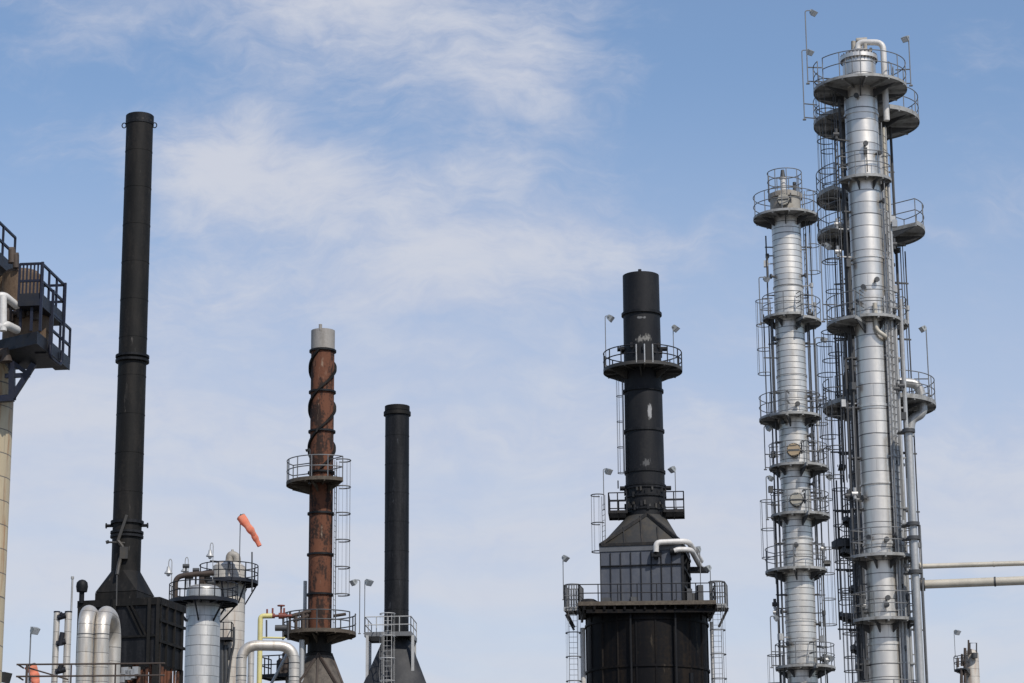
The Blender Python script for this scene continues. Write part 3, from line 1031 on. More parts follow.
b.tube([at(970, 654, y_), at(970, 643, y_), at(976.5, 643, y_), at(976.5, 656, y_)], .06, 8)
b.tube([at(974.5, 653, y_ - .4), at(974.5, 658, y_ - .4)], .25, 10)
b.split('vent_pipe', M['galv_dark'], root)
floodlight('tiny floodlight on a pole above the small far tower at lower right', 957, 632, 955.3, 656, 204, 1.6)

# ================================================================== CENTRAL BLACK FIRED HEATER
E = Col(648.0, 683, 140)
S = Col(649.5, 683, 140)
root = thing('fired_heater', 'big round black heater with grey panelled box and black stack ringed by a platform', 'heater', E.base)
re_ = E.m(61, 650)
zd = E.zn(603, re_ + .5)
b = MB()
b.lathe(E.c, [(re_, 3), (re_, zd - .02)], 72)
for py in (618, 665):
    b.ring(E.c, E.zn(py, re_), re_ - .02, re_ + .07, .12, 72)
for i in range(20):
    t_ = R(18 * i + 5)
    b.beam(E.pt(t_, re_ + .0, 3), E.pt(t_, re_ + .0, zd - .3), .09)
b.build('shell', M['black_cyl'], root)
b = MB()
for i in range(8):
    q = E.pt(R(45 * i), re_ * .9, 0)
    b.beam(q, (q.x, q.y, 3.1), .4)
b.split('support_leg', M['black_cyl'], root)
b = MB()
for px in (631, 676):
    q = at(px, 640, E.y - re_ - .1)
    b.beam((q.x, q.y + .05, 4), (q.x, q.y + .05, E.zn(600, re_)), .09, .09)
b.tube([at(691, 683, E.y - re_ - .2), at(691, 673, E.y - re_ - .2)], .12, 10)
b.split('riser_channel', M['black_blue'], root)
# deck round the box
s_ = E.m(1, 600)
do = box_platform(root, E.c, zd, -68 * s_, 66 * s_, -re_ - .5, 1.6, R(-1.5), M['brown_edge'], M['black_rail'], sides='flr', nx=7, ny=4, kick=.12, tr=.03)
b = MB()
for k in range(14):
    x = E.x + (-64 + 128 * k / 13) * s_
    b.beam((x, E.y - re_ - .4, zd - .22), (x, E.y + 1.2, zd - .22), .12, .22)
b.beam((E.x - 62 * s_, E.y - re_ - .25, zd - .4), (E.x + 62 * s_, E.y - re_ - .25, zd - .4), .14, .2)
b.split('floor_beam', M['black_cyl'], do)
# panelled convection box
rz = R(-9)
bw, bd = 80.5 * s_, 4.2
yb = E.y - .5
zb0, zb1 = zd + .06, E.zn(546, bd / 2)
xb = at(644.5, 575, yb - bd / 2).x + .15
ca, sa = cos(rz), sin(rz)


def bx(x, y, z):
    return Vector((xb + x * ca - y * sa, yb + x * sa + y * ca, z))


b = MB()
b.box((xb, yb, (zb0 + zb1) / 2), (bw, bd, zb1 - zb0), rz)
b.build('convection_box', M['slate'], root, 20)
b = MB()
for k in range(9):
    x = -bw / 2 + bw * k / 8
    b.beam(bx(x, -bd / 2 - .04, zb0), bx(x, -bd / 2 - .04, zb1 - .42), .05, .05)
for zf in (.66,):
    b.beam(bx(-bw / 2, -bd / 2 - .05, zb0 + (zb1 - zb0) * zf), bx(bw / 2, -bd / 2 - .05, zb0 + (zb1 - zb0) * zf), .10, .06)
for k in range(5):
    y = -bd / 2 + bd * k / 4
    b.beam(bx(bw / 2 + .05, y, zb0), bx(bw / 2 + .05, y, zb1), .12, .1)
for zf in (.3, .6, .9):
    b.beam(bx(bw / 2 + .08, -bd / 2, zb0 + (zb1 - zb0) * zf), bx(bw / 2 + .08, bd / 2, zb0 + (zb1 - zb0) * zf), .16, .14)
b.build('stiffener', M['black_blue'], root)
b = MB()
b.box((xb, yb, zb1 - .16), (bw + .1, bd + .1, .36), rz)
b.build('top_band', M['slate_light'], root, 20)
# hood
zh0, zh1 = zb1 + .02, S.z(517)
rs = S.m(19.4, 480)
ctr = S.c
bot = [bx(-bw / 2, -bd / 2, zh0), bx(bw / 2, -bd / 2, zh0), bx(bw / 2, bd / 2, zh0), bx(-bw / 2, bd / 2, zh0)]
b = MB()
tops = b.transition(bot, ctr, rs, zh1)
b.build('hood', M['hood'], root, 12)
b = MB()
apex = Vector((S.x, S.y - rs, zh1))
for q in (bot[0], bot[1]):
    b.beam(q + Vector((0, -.06, .05)), apex + Vector((0, -.08, -.05)), .18, .16)
b.beam(bot[0] + Vector((0, -.05, .02)), bot[1] + Vector((0, -.05, .02)), .1, .16)
b.beam(bot[1] + Vector((0.02, 0, .02)), bot[2] + Vector((0.02, 0, .02)), .14, .16)
b.beam(bot[0], bot[3], .14, .16)
for f in (.30, .52, .72):
    q = bot[0].lerp(bot[1], f)
    e = (bot[0].lerp(apex, f / .5) if f < .5 else bot[1].lerp(apex, (1 - f) / .5))
    b.beam(q + Vector((0, -.03, 0)), Vector((q.x, e.y - .04, e.z)), .07, .06)
b.split('hood_rib', M['hood_dark'], root)
# stack
zt = S.z(276)
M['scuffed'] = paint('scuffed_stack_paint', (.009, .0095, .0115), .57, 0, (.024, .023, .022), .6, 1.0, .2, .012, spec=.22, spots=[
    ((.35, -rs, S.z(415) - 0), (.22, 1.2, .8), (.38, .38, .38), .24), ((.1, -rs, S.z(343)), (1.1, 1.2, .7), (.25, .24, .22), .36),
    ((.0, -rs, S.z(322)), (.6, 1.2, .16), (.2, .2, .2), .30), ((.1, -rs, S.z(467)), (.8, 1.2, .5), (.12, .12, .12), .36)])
b = MB()
b.lathe(S.c, [(rs * 1.02, zh1 - .1), (rs * .955, zt), (rs * .92, zt), (rs * .92, zt - 2.5)], 64, cap=False)
b.tube([(S.x - .1, S.y - rs * .8, zt - .1), (S.x - .1, S.y - rs * .8, zt + .14)], .1, 10)
so_ = b.build('stack', M['scuffed'], root)
b = MB()
for py in (315, 392, 432, 473):
    b.ring(S.c, S.z(py), rs * .9, rs * 1.06, .15, 64)
for py in (487, 489.5, 498, 511):
    b.ring(S.c, S.z(py), rs * .9, rs * 1.08, .11, 64)
for i in range(20):
    for py in (351, 494, 507):
        if random.random() < .7:
            b.box(S.pt(R(18 * i + random.uniform(-4, 4)), rs * 1.03, S.z(py) + random.uniform(-.2, .2)), (.15, .15, .3))
for sg in (-1, 1):
    for py in (350, 489):
        b.tube([(S.x + sg * rs * .9, S.y - .2, S.z(py)), (S.x + sg * (rs + .35), S.y - .2, S.z(py))], .13, 10)
b.tube([(S.x - rs - .45, S.y - .2, S.z(489)), (S.x - rs - .45, S.y - .2, S.z(481))], .035, 6)
b.split('stiffening_ring', M['black_blue'], root)
b = MB()
for i in range(14):
    t_ = R(-70 + 11 * i + random.uniform(-3, 3))
    q = S.pt(t_, rs * 1.06, S.z(random.choice((492, 506, 509))))
    b.box(q, (.10, .1, random.uniform(.1, .3)), t_)
b.split('clip', M['hood'], root)
ro = S.m(39.5, 360)
pf = platform(root, S.c, S.zn(362, ro), rs * 1.0, ro, R(-180), R(180), M['hood'], M['black_rail'], kick=.12, tr=.034, gap=(R(-12), R(12)), drop=.6)
b = MB()
for t_ in (-12, 12, 0):
    q = S.pt(R(t_), ro - .03, S.zn(362, ro))
    b.tube([q, q + Vector((0, 0, 1.07))], .04, 6)
b.split('gate_post', M['pipe_grey'], pf)
sc_ = S.m(1, 505)
z = S.zn(511, 1)
for x0, x1, l in ((-37, -18, 'fl'), (18, 38.5, 'fr')):
    box_platform(root, S.c, z, x0 * sc_, x1 * sc_, -1.1, 1.2, R(-4), M['hood_dark'], M['black_rail'], sides=l + 'b', nx=2, ny=2, kick=.06, tr=.034)
ladder(root, (at(623.5, 420, S.y - .3).x, S.y - .3), S.z(474), S.z(372), R(-90), M['black_rail'], cage=True, cage_r=.2, cz0=S.z(474))
lx = at(601, 530, yb - .6).x
ladder(root, (lx + .15, yb - .9), S.z(556), S.z(500), R(-70), M['galv_dark'], cage_r=.38, cz0=S.z(556), tr=.03)
# light lagged pipes crossing the box
b = MB()
y_ = yb - bd / 2 - .55
b.tube(rounded([at(656, 552, y_), at(656, 542.5, y_), at(688, 541, y_ + .2), at(701, 561, y_ + 3.2)], .45), .16, 12)
b.tube(rounded([at(674, 551, y_), at(678, 549.5, y_), at(691, 549.5, y_ + .2), at(701, 568, y_ + 3.2)], .4), .15, 12)
b.split('lagged_pipe', M['white_pipe'], root)
b = MB()
b.tube([at(656, 552, y_), at(656, 559, y_ + .2)], .13, 10)
b.box(at(656, 555, y_ + .1), (.5, .3, .22))
b.box(at(699, 570, y_ + 3), (1.1, .8, .25))
b.tube([at(670, 551.5, y_ + .1), at(676, 551, y_ + .1)], .22, 10)
b.split('pipe_valve', M['black_blue'], root)
# side landings with caged ladders
for (xa, xb_, py, lx_) in ((566, 582, 611, 573), (711, 727, 608, 716.5)):
    yq = E.y - re_ * .35
    a, c_ = at(xa, py, yq), at(xb_, py, yq)
    zl = a.z
    cx = (a.x + c_.x) / 2
    hw = (c_.x - a.x) / 2
    box_platform(root, (cx, yq), zl, -hw, hw, -.8, .8, R(-10), M['deck'], M['galv'], sides='flrb', nx=6, ny=4, kick=.12, rail_h=1.35, tr=.03)
    q = at(lx_, 640, yq)
    ladder(root, (q.x, yq - .6), 4, zl + 1.3, R(0), M['galv'], cage_r=.42, tr=.03)
    b = MB()
    sg = -1 if xa < 600 else 1
    b.beam((cx + sg * hw, yq - .7, zl - .1), (cx, yq - .5, zl - 1.0), .1)
    b.beam((cx + sg * hw, yq + .7, zl - .1), (cx, yq + .5, zl - 1.0), .1)
    b.beam((cx - sg * hw, yq, zl - .05), (E.x + sg * re_ * .85, yq, zl - .05), .12)
    b.split('bracket', M['hood_dark'], root)
b = MB()
for (px, py0, rpx) in ((583, 628, 2.6), (712.5, 622, 1.8)):
    y_ = E.y - re_ * .3
    q = at(px, 660, y_)
    r_ = rpx / scl(q)
    b.tube([(q.x, y_, 0), (q.x, y_, zat(q.x, y_, py0))], r_, 12)
b.split('downpipe', M['white_pipe'], root)
b = MB()
q = at(585, 598, E.y - re_ * .6)
b.lathe((q.x + .2, q.y + .8), [(.05, zd + .5), (.35, zd + .62), (.55, zd + .5), (.7, zd + .3), (.7, zd + .06)], 20)
b.build('hatch_cover', M['hood_dark'], root)
b = MB()
for px, w_, h_ in ((606, .5, .45), (618, .7, .28), (634, .45, .5), (655, .6, .3), (689, .3, .9), (695, .35, .7), (700, .3, 1.1)):
    q = at(px, 600, E.y - re_ * .75)
    b.box((q.x, q.y + random.uniform(-.2, .3), zd + .05 + h_ / 2), (w_, .35, h_), random.uniform(-.3, .3))
b.split('deck_fitting', M['galv_dark'], root)
Yf = S.y - .3
floodlight('floodlight on the left of the ring platform high on the central black stack', 610, 318, 606, 366, Yf, 1.45)
floodlight('floodlight on the right of the ring platform high on the central black stack', 674.5, 328, 674, 366, Yf, 1.45)
floodlight('floodlight left of the central stack just above the grey box hood', 608, 471, 604, 510, Yf, 1.35)
floodlight('floodlight right of the central stack just above the grey box hood', 672.5, 469, 676, 509, Yf, 1.35)
floodlight('floodlight above the left caged landing of the big black heater', 565, 558, 563.5, 600, E.y - re_ * .3, 1.35)
floodlight('floodlight beside the pipes at the right of the grey heater box', 698, 549, 701, 598, E.y - 1.5, 1.35)
floodlight('floodlight above the right caged landing of the big black heater', 708.5, 568, 711, 600, E.y - re_ * .3, 1.35)

# ================================================================== RUSTY STACK
K = Col(319, 683, 130)
root = thing('rusty_stack', 'rusty brown stack wrapped with spiral fins, grey cap on top and two round platforms', 'smokestack', K.base)
rk = K.m(11.8, 450)
zc, zt = K.z(350), K.z(331)
z1 = K.z(640)
b = MB()
b.lathe(K.c, [(rk * .98, z1), (rk, K.z(600)), (rk, zc)], 40)
b.build('shell', M['rust'], root)
b = MB()
b.lathe(K.c, [(rk * 1.02, zc), (rk * 1.02, zt), (rk * .94, zt), (rk * .94, zt - .8)], 40)
b.tube([(K.x - .1, K.y - rk * .9, zt - .1), (K.x - .1, K.y - rk * .9, zt + .22)], .09, 8)
b.build('stack_cap', M['cap'], root)
b = MB()
for py in (351.5, 392.5, 432, 473):
    b.ring(K.c, K.z(py), rk - .02, rk + .10, .10)
for py in (514, 555, 595):
    b.ring(K.c, K.z(py), rk - .02, rk + .09, .10)
b.split('stiffening_ring', M['black_blue'], root)
z_lo, z_hi = K.z(470), K.z(352)
for ph in (0, 180):
    b = MB()
    vs, fs = [], []
    n = 120
    for i in range(n + 1):
        t_ = R(ph) + 2 * pi * 1.0 * (z_hi - z_lo) / (K.z(352) - K.z(432)) * i / n * 1.0
        z = z_lo + (z_hi - z_lo) * i / n
        for dr, dz in ((-.02, -.07), (.13, -.07), (.13, .07), (-.02, .07)):
            q = K.pt(t_, rk + dr, z + dz)
            vs.append(q)
    for i in range(n):
        for k in range(4):
            l = (k + 1) % 4
            fs.append([i * 4 + k, i * 4 + l, i * 4 + 4 + l, i * 4 + 4 + k])
    fs += [[0, 1, 2, 3], [n * 4 + 3, n * 4 + 2, n * 4 + 1, n * 4]]
    b.add(vs, fs)
    b.build('spiral_fin', M['black'], root)
ro = K.m(35, 486)
platform(root, K.c, K.zn(476, ro) - .1, rk + .02, ro, R(-120), R(42), M['brown_edge'], M['galv'], tr=.03, kick=.12, rail_h=1.25)
ro = K.m(36.5, 633)
platform(root, K.c, K.zn(630, ro), rk + .02, ro, R(-180), R(180), M['brown_edge'], M['galv_dark'], tr=.033, kick=.12, gap=(R(60), R(85)))
ladder(root, K.pt(R(70), rk + .2, 0), K.zn(630, ro), K.z(462), R(80), M['galv'], cage_r=.42, cz0=K.z(596), tr=.034)
b = MB()
b.lathe(K.c, [(rk * 1.0, K.z(653)), (rk * 1.0, z1 + .1), (rk * 1.35, z1 + .12), (rk * 1.35, z1 + .35)], 40)
b.ring(K.c, K.z(655), rk * .9, rk * 1.12, .14)
b.build('neck', M['black'], root)
s_ = K.m(1, 670)
zb, zn_ = K.z(712), K.z(655)
q = 34 * s_
bot = [Vector((K.x + dx * q, K.y + dy * q, zb)) for dx, dy in ((-1, -1), (1, -1), (1, 1), (-1, 1))]
b = MB()
b.transition(bot, K.c, rk * 1.02, zn_)
b.build('hood', M['rust_hood'], root, 12)
b = MB()
ap = Vector((K.x, K.y - rk, zn_))
for e in bot[:2]:
    b.beam(e + Vector((0, -.03, .05)), ap + Vector((0, -.05, 0)), .12)
b.beam(Vector((K.x, K.y - q - .03, zb)), ap + Vector((0, -.05, 0)), .09)
b.beam(bot[1] + Vector((.03, 0, .05)), Vector((K.x + rk, K.y, zn_)), .12)
b.split('hood_rib', M['brown_pipe'], root)
b = MB()
b.box((K.x, K.y, zb / 2 + 1), (2 * q + .1, 2 * q + .1, zb - 2.02))
b.build('firebox', M['black'], root)
# manifold standing on the lower platform
b = MB()
y_ = K.y - .6
for (px, py0, py1, r_) in ((296, 633, 613, .09), (303, 633, 612, .12), (307, 633, 610, .07), (290, 640, 612, .06)):
    b.tube([at(px, py0, y_), at(px, py1, y_)], r_, 10)
b.tube([at(288, 617, y_), at(311, 611, y_)], .11, 10)
b.tube([at(293, 621, y_), at(309, 616, y_)], .09, 10)
b.tube([at(333, 616, y_ + .4), at(346, 614, y_ + .4)], .08, 10)
b.split('manifold', M['brown_pipe'], root)
b = MB()
q = at(304.5, 640, K.y + 1.4)
b.tube([(q.x, q.y, 4), (q.x, q.y, zat(q.x, q.y, 581))], .1, 10)
q = at(302, 640, K.y - 1.1)
b.tube([(q.x, q.y, 4), (q.x, q.y, zat(q.x, q.y, 640))], .14, 10)
b.split('downpipe', M['pipe_grey'], root)
floodlight('floodlight facing left on a pole beside the cage ladder of the rusty stack', 354, 582, 359.5, 634, 131, 1.25)
floodlight('small dark knob lamp at the upper platform of the rusty stack', 307.5, 450, 309.5, 484, 128.6, .6, dark=True)

# ================================================================== SLIM BLACK STACK
G = Col(396.2, 683, 150)
root = thing('slim_black_stack', 'plain slim black stack with a pale square platform round its foot', 'smokestack', G.base)
rg = G.m(12.1, 500)
b = MB()
zt = G.z(408)
b.lathe(G.c, [(rg, G.z(645)), (rg, zt), (rg * .94, zt), (rg * .94, zt - 1.5)], 48)
for k in range(1, 8):
    b.ring(G.c, G.z(640) + (zt - G.z(640)) * k / 8, rg - .02, rg + .012, .05)
b.build('shell', M['black_blue'], root)
b = MB()
b.ring(G.c, G.z(414), rg - .02, rg + .1, .22)
b.ring(G.c, G.z(409), rg - .02, rg + .03, .3)
b.ring(G.c, G.z(637), rg - .02, rg + .12, .2)
b.split('stiffening_ring', M['black'], root)
s_ = G.m(1, 640)
zb = G.z(700)
q = 36 * s_
bot = [Vector((G.x + dx * q, G.y + dy * q, zb)) for dx, dy in ((-1, -1), (1, -1), (1, 1), (-1, 1))]
b = MB()
b.transition(bot, G.c, rg * 1.05, G.z(638))
b.build('hood', M['hood_grey'], root, 12)
b = MB()
b.box((G.x, G.y, zb / 2 - .02), (2 * q + .3, 2 * q + .3, zb - .04))
b.build('firebox', M['black_blue'], root)
zp = G.zn(634, 1.7)
h = 23 * s_
box_platform(root, G.c, zp, -h * 1.25, h * .78, -1.6, 1.5, R(-4), M['galv'], M['pale_steel'], sides='flr', nx=4, ny=2, tr=.032, kick=.16)
lx = at(388, 640, G.y - 1.7)
ladder(root, (lx.x, G.y - 2.0), 4, zp + 1.1, R(0), M['pale_steel'], cage_r=.45, tr=.03)
b = MB()
for dx in (-1.2, .76):
    for dy in (-1.5, 1.4):
        b.beam((G.x + dx * h, G.y + dy, zb - .1), (G.x + dx * h, G.y + dy, zp - .05), .17)
for dx in (-1.2, .76):
    b.beam((G.x + dx * h * 1.05, G.y - 1.5, zb - .1), (G.x + dx * h * .98, G.y - 1.45, zp - .1), .1)
b.split('platform_leg', M['pale_steel'], root)
floodlight('floodlight facing right on a pole at the foot of the slim black stack', 368.5, 582, 364.5, 634, 148.6, 1.5)

# ================================================================== TALL BLACK STACK ON ITS FURNACE
T = Col(122.3, 683, 125)
root = thing('furnace', 'square black furnace at lower left carrying the tall plain black stack', 'furnace', T.base)
rt_ = T.m(14.5, 500)
zt = T.z(116)
z0 = T.z(572)
b = MB()
b.lathe(T.c, [(rt_ * 1.0, z0), (rt_ * .955, zt), (rt_ * .9, zt), (rt_ * .9, zt - 2.2)], 56)
for k in range(1, 12):
    zq = z0 + (zt - z0) * k / 12
    rq = rt_ * (1 - .045 * k / 12)
    b.ring(T.c, zq, rq - .02, rq + .012, .05, 56)
so_ = b.build('stack', M['black'], root)
b = MB()
for py, w_, h_ in ((357, .13, .12), (361.5, .13, .12), (523, .10, .16), (533, .10, .12), (537, .10, .12)):
    b.ring(T.c, T.z(py), rt_ * .92, rt_ + w_, h_)
b.ring(T.c, T.z(121), rt_ * .9, rt_ + .0, .5)
for sg in (-1, 1):
    b.tube([(T.x + sg * rt_ * .9, T.y - .1, T.z(526)), (T.x + sg * (rt_ + .32), T.y - .1, T.z(526))], .08, 10)
    b.tube([(T.x + sg * (rt_ + .28), T.y - .1, T.z(526)), (T.x + sg * (rt_ + .34), T.y - .1, T.z(526))], .14, 10)
    e = [(T.x + sg * (rt_ * .96 + .10) + .11 * cos(k * pi / 6), T.y - .1, T.z(126) + .14 * sin(k * pi / 6)) for k in range(12)]
    b.tube(e, .03, 6, closed=True)
b.split('stiffening_ring', M['black_blue'], so_)
b = MB()
for i in range(18):
    t_ = R(20 * i)
    b.box(T.pt(t_, rt_ * .955 + .005, T.z(122.5)), (.13, .06, .12), t_)
b.build('vent_slot', M['hood_dark'], so_)
b = MB()
y_ = T.y - rt_ - .12
b.beam(at(127, 515, y_), at(118, 541, y_), .14, .10)
b.tube(rounded([at(118, 541, y_), at(124, 548, y_), at(119, 563, y_), at(117, 575, y_ - .3)], .3), .1, 8)
b.box(at(124, 553, y_), (.4, .2, .6))
b.tube([at(107, 542, y_), at(125, 543, y_)], .05, 8)
b.tube([at(106, 542.5, y_), at(109, 541.5, y_)], .09, 8)
b.tube([at(117, 575, y_ - 1.0), at(116.5, 606, y_ - 1.6)], .035, 6)
b.build('damper_linkage', M['hood'], so_)
rz = R(-15)
ca, sa = cos(rz), sin(rz)
s_ = T.m(1, 600)
fw_, fd = 84 * s_, 3.3
zf = T.zn(599, fd / 2)
xo, yo = at(116, 600, T.y - fd / 2).x + .55, T.y + .2


def fx_(x, y, z):
    return Vector((xo + x * ca - y * sa, yo + x * sa + y * ca, z))


zbot = T.zn(664, fd / 2)
b = MB()
b.box((xo, yo, (zf + zbot) / 2), (fw_, fd, zf - zbot), rz)
fo = b.build('firebox', M['black_blue'], root, 20)
b = MB()
hw, hd_ = fw_ / 2, fd / 2
b.beam(fx_(-hw - .1, -hd_ - .04, zf - .15), fx_(hw + .1, -hd_ - .04, zf - .15), .14, .36)
b.beam(fx_(hw + .04, -hd_, zf - .15), fx_(hw + .04, hd_, zf - .15), .14, .36)
b.beam(fx_(-hw - .04, -hd_, zf - .15), fx_(-hw - .04, hd_, zf - .15), .14, .36)
for x in (-hw, -.1 * hw, .78 * hw, hw):
    b.beam(fx_(x, -hd_ - .05, zbot), fx_(x, -hd_ - .05, zf), .16)
for y in (-.9, -.4, .2, .8):
    b.beam(fx_(hw + .05, y * hd_, zbot), fx_(hw + .05, y * hd_, zf), .12)
for zq in (.34, .66):
    b.beam(fx_(hw + .05, -hd_, zbot + (zf - zbot) * zq), fx_(hw + .05, hd_, zbot + (zf - zbot) * zq), .14)
b.beam(fx_(-hw, -hd_ - .05, zbot + (zf - zbot) * .42), fx_(hw, -hd_ - .05, zbot + (zf - zbot) * .42), .1)
for dx in (0, .22):
    b.beam(fx_(.22 * hw + dx, -hd_ - .07, zf - .3), fx_(.62 * hw + dx, -hd_ - .07, zbot + (zf - zbot) * .42), .09)
b.build('frame', M['black'], fo)
b = MB()
zs0, zs1 = zf + .02, zf + .42
sw = 22.3 * s_


def hx(x, y, z):
    return Vector((T.x + x * ca - y * sa, T.y + x * sa + y * ca, z))


b.box((T.x, T.y, (zs0 + zs1) / 2 + .02), (2 * sw, 2 * sw, zs1 - zs0), rz)
bot = [hx(-sw, -sw, zs1 + .05), hx(sw, -sw, zs1 + .05), hx(sw, sw, zs1 + .05), hx(-sw, sw, zs1 + .05)]
b.transition(bot, T.c, rt_, z0)
b.build('hood', M['black'], root, 12)
b = MB()
p0 = at(81.5, 602, T.y - 1)
zc = zat(p0.x, T.y - 1, 587.5)
b.tube([(p0.x, T.y - 1, zf - .1), (p0.x, T.y - 1, zc)], .13, 10)
b.lathe((p0.x, T.y - 1), [(.1, zc - .25), (.26, zc - .22), (.30, zc + .05), (.27, zc + .25), (.16, zc + .36), (.04, zc + .4)], 24)
b.build('vent_cowl', M['black_blue'], root)
b = MB()
p0 = at(71.5, 604, T.y - 1.5)
b.tube([(p0.x, p0.y, zf - 1.0), (p0.x, p0.y, zat(p0.x, p0.y, 579))], .05, 8)
b.tube([(p0.x, p0.y, zat(p0.x, p0.y, 579)), (p0.x, p0.y, zat(p0.x, p0.y, 576.5))], .08, 8)
b.build('rod', M['pipe_grey'], root)
b = MB()
for x in (-.95, .95):
    for y in (-.95, .95):
        b.beam(fx_(x * hw, y * hd_, 0), fx_(x * hw, y * hd_, zbot), .3)
b.split('support_leg', M['black'], root)
# burner piping under the box
b = MB()
random.seed(3)
for i in range(16):
    x = -.2 * hw + 1.25 * hw * i / 15
    r_ = random.uniform(.05, .14)
    b.tube([fx_(x, -hd_ - .1 + random.uniform(0, .5), 3), fx_(x, -hd_ + random.uniform(0, .4), zbot + random.uniform(-.4, .02))], r_, 8)
for i in range(8):
    y = -hd_ + fd * i / 8
    b.tube([fx_(hw - .1, y, 3), fx_(hw - .1, y, zbot + random.uniform(-.3, 0))], random.uniform(.06, .14), 8)
b.split('burner_piping', M['rust'], root)
b = MB()
for i in range(9):
    x = -.15 * hw + .7 * hw * i / 8
    b.box(fx_(x, -hd_ - .3, zbot - .55 + random.uniform(-.25, .2)), (random.uniform(.2, .4), .3, random.uniform(.2, .6)), rz)
b.split('burner_register', M['pipe_grey'], root)

# ================================================================== PIPES AND RAILS AT LOWER LEFT
for (pts, r_, lab) in (
        ([(87.5, 720, 96), (86.5, 601, 96), (97, 606, 99.4), (109.5, 720, 98.8)], 8.0, 'left one of the two fat silver pipes arching over before the black furnace'),
        ([(103.5, 720, 96.3), (102.5, 602, 96.3), (114.5, 613, 98.9), (117, 720, 99)], 7.7, 'right one of the two fat silver pipes arching over before the black furnace')):
    q = [at(*p) for p in pts]
    a0 = Vector((q[1].x, q[1].y, 0))
    a1 = Vector((q[2].x, q[2].y, 0))
    root = thing('arched_pipe', lab, 'pipe', a0, 'fat arched silver pipes')
    b = MB()
    r_m = r_ / scl(q[1])
    zt = q[1].z - r_m
    path = rounded([a0, (a0.x, a0.y, zt), (a1.x, a1.y, zt), (a1.x, a1.y, 0)], 1.2, 16)
    rad = [r_m if (p - a0).length < (p - a1).length or p.z > zt - 1.0 else r_m * .8 for p in path]
    b.tube(path, r_m, 24)
    b.build('pipe_run', M['pipe_silver'], root)
    b = MB()
    for py in (634.5,):
        flange(b, (a0.x, a0.y, zat(a0.x, a0.y, py)), (0, 0, 1), r_m * 1.02, .03)
    b.split('strap', M['galv_dark'], root)
y_ = 110
for (px, py, r_, lab) in ((57, 612, 3.2, 'left one of the twin slim silver pipes beside the black furnace'), (68.5, 612, 3.6, 'right one of the twin slim silver pipes beside the black furnace')):
    q = at(px, py, y_)
    root = thing('slim_pipe', lab, 'pipe', (q.x, y_, 0), 'twin slim silver pipes')
    rm = r_ / scl(q)
    b = MB()
    b.tube([(q.x, y_, 0), (q.x, y_, q.z)], rm, 16)
    b.build('pipe_run', M['pipe_silver'], root)
    b = MB()
    flange(b, (q.x, y_, q.z), (0, 0, 1), rm * 1.05, .06)
    if px < 60:
        for py_ in (618, 644, 672):
            z_ = zat(q.x, y_, py_)
            x2 = at(68.5, py_, y_).x
            b.tube([(q.x + rm * .5, y_ - .1, z_), (x2 - .1, y_ - .1, z_ + .1)], .13, 10)
            b.tube([(q.x + rm + .08, y_ - .15, z_ + random.uniform(-.2, .2)), (q.x + rm + .16, y_ - .15, z_ + random.uniform(.1, .5))], .11, 10)
    b.split('valve', M['navy_dark'], root)

y_ = 88
a, c_ = at(18, 664.5, y_), at(118, 663.5, y_)
zr = a.z
root = thing('walkway', 'rusty walkway railing along the lower left edge in front of the silver pipes', 'walkway', ((a.x + c_.x) / 2, y_, 0))
zf2 = zr - 1.15
b = MB()
x1 = at(165, 664, y_).x
b.box(((a.x + x1) / 2, y_ + .5, zf2), (x1 - a.x, 1.0, .08))
for x in (a.x + .3, (a.x + x1) / 2, x1 - .2):
    b.beam((x, y_ + .5, 0), (x, y_ + .5, zf2), .2)
b.build('deck', M['deck'], root)
b = MB()
for h in (0, -.42):
    b.tube([(a.x - .05, y_, zr + h), (x1, y_, zr + h)], .032, 8)
b.tube([(a.x, y_, zr), (a.x + .0, y_ + 1.0, zr)], .032, 8)
b.tube([(a.x, y_, zr - .42), (a.x + .0, y_ + 1.0, zr - .42)], .032, 8)
b.tube([(a.x + .3, y_, zr - .1), (a.x + 1.6, y_ + 1.0, zr - .42)], .028, 8)
for k in range(4):
    x = a.x + .32 + (x1 - a.x - .5) * k / 3
    b.tube([(x, y_, zr), (x, y_, zf2)], .045 if k == 0 else .03, 8)
b.build('railing', M['brown_pipe'], root)
floodlight('white headed floodlight on a bent thin pole above the lower left walkway', 34, 630, 28.5, 690, 88.4, 1.0, tilt=(.6, -.5, -.6))
floodlight('dark floodlight head just poking in at the lower left corner', 3.5, 677, -4, 695, 85, 1.5, dark=True, tilt=(.8, -.3, -.25))


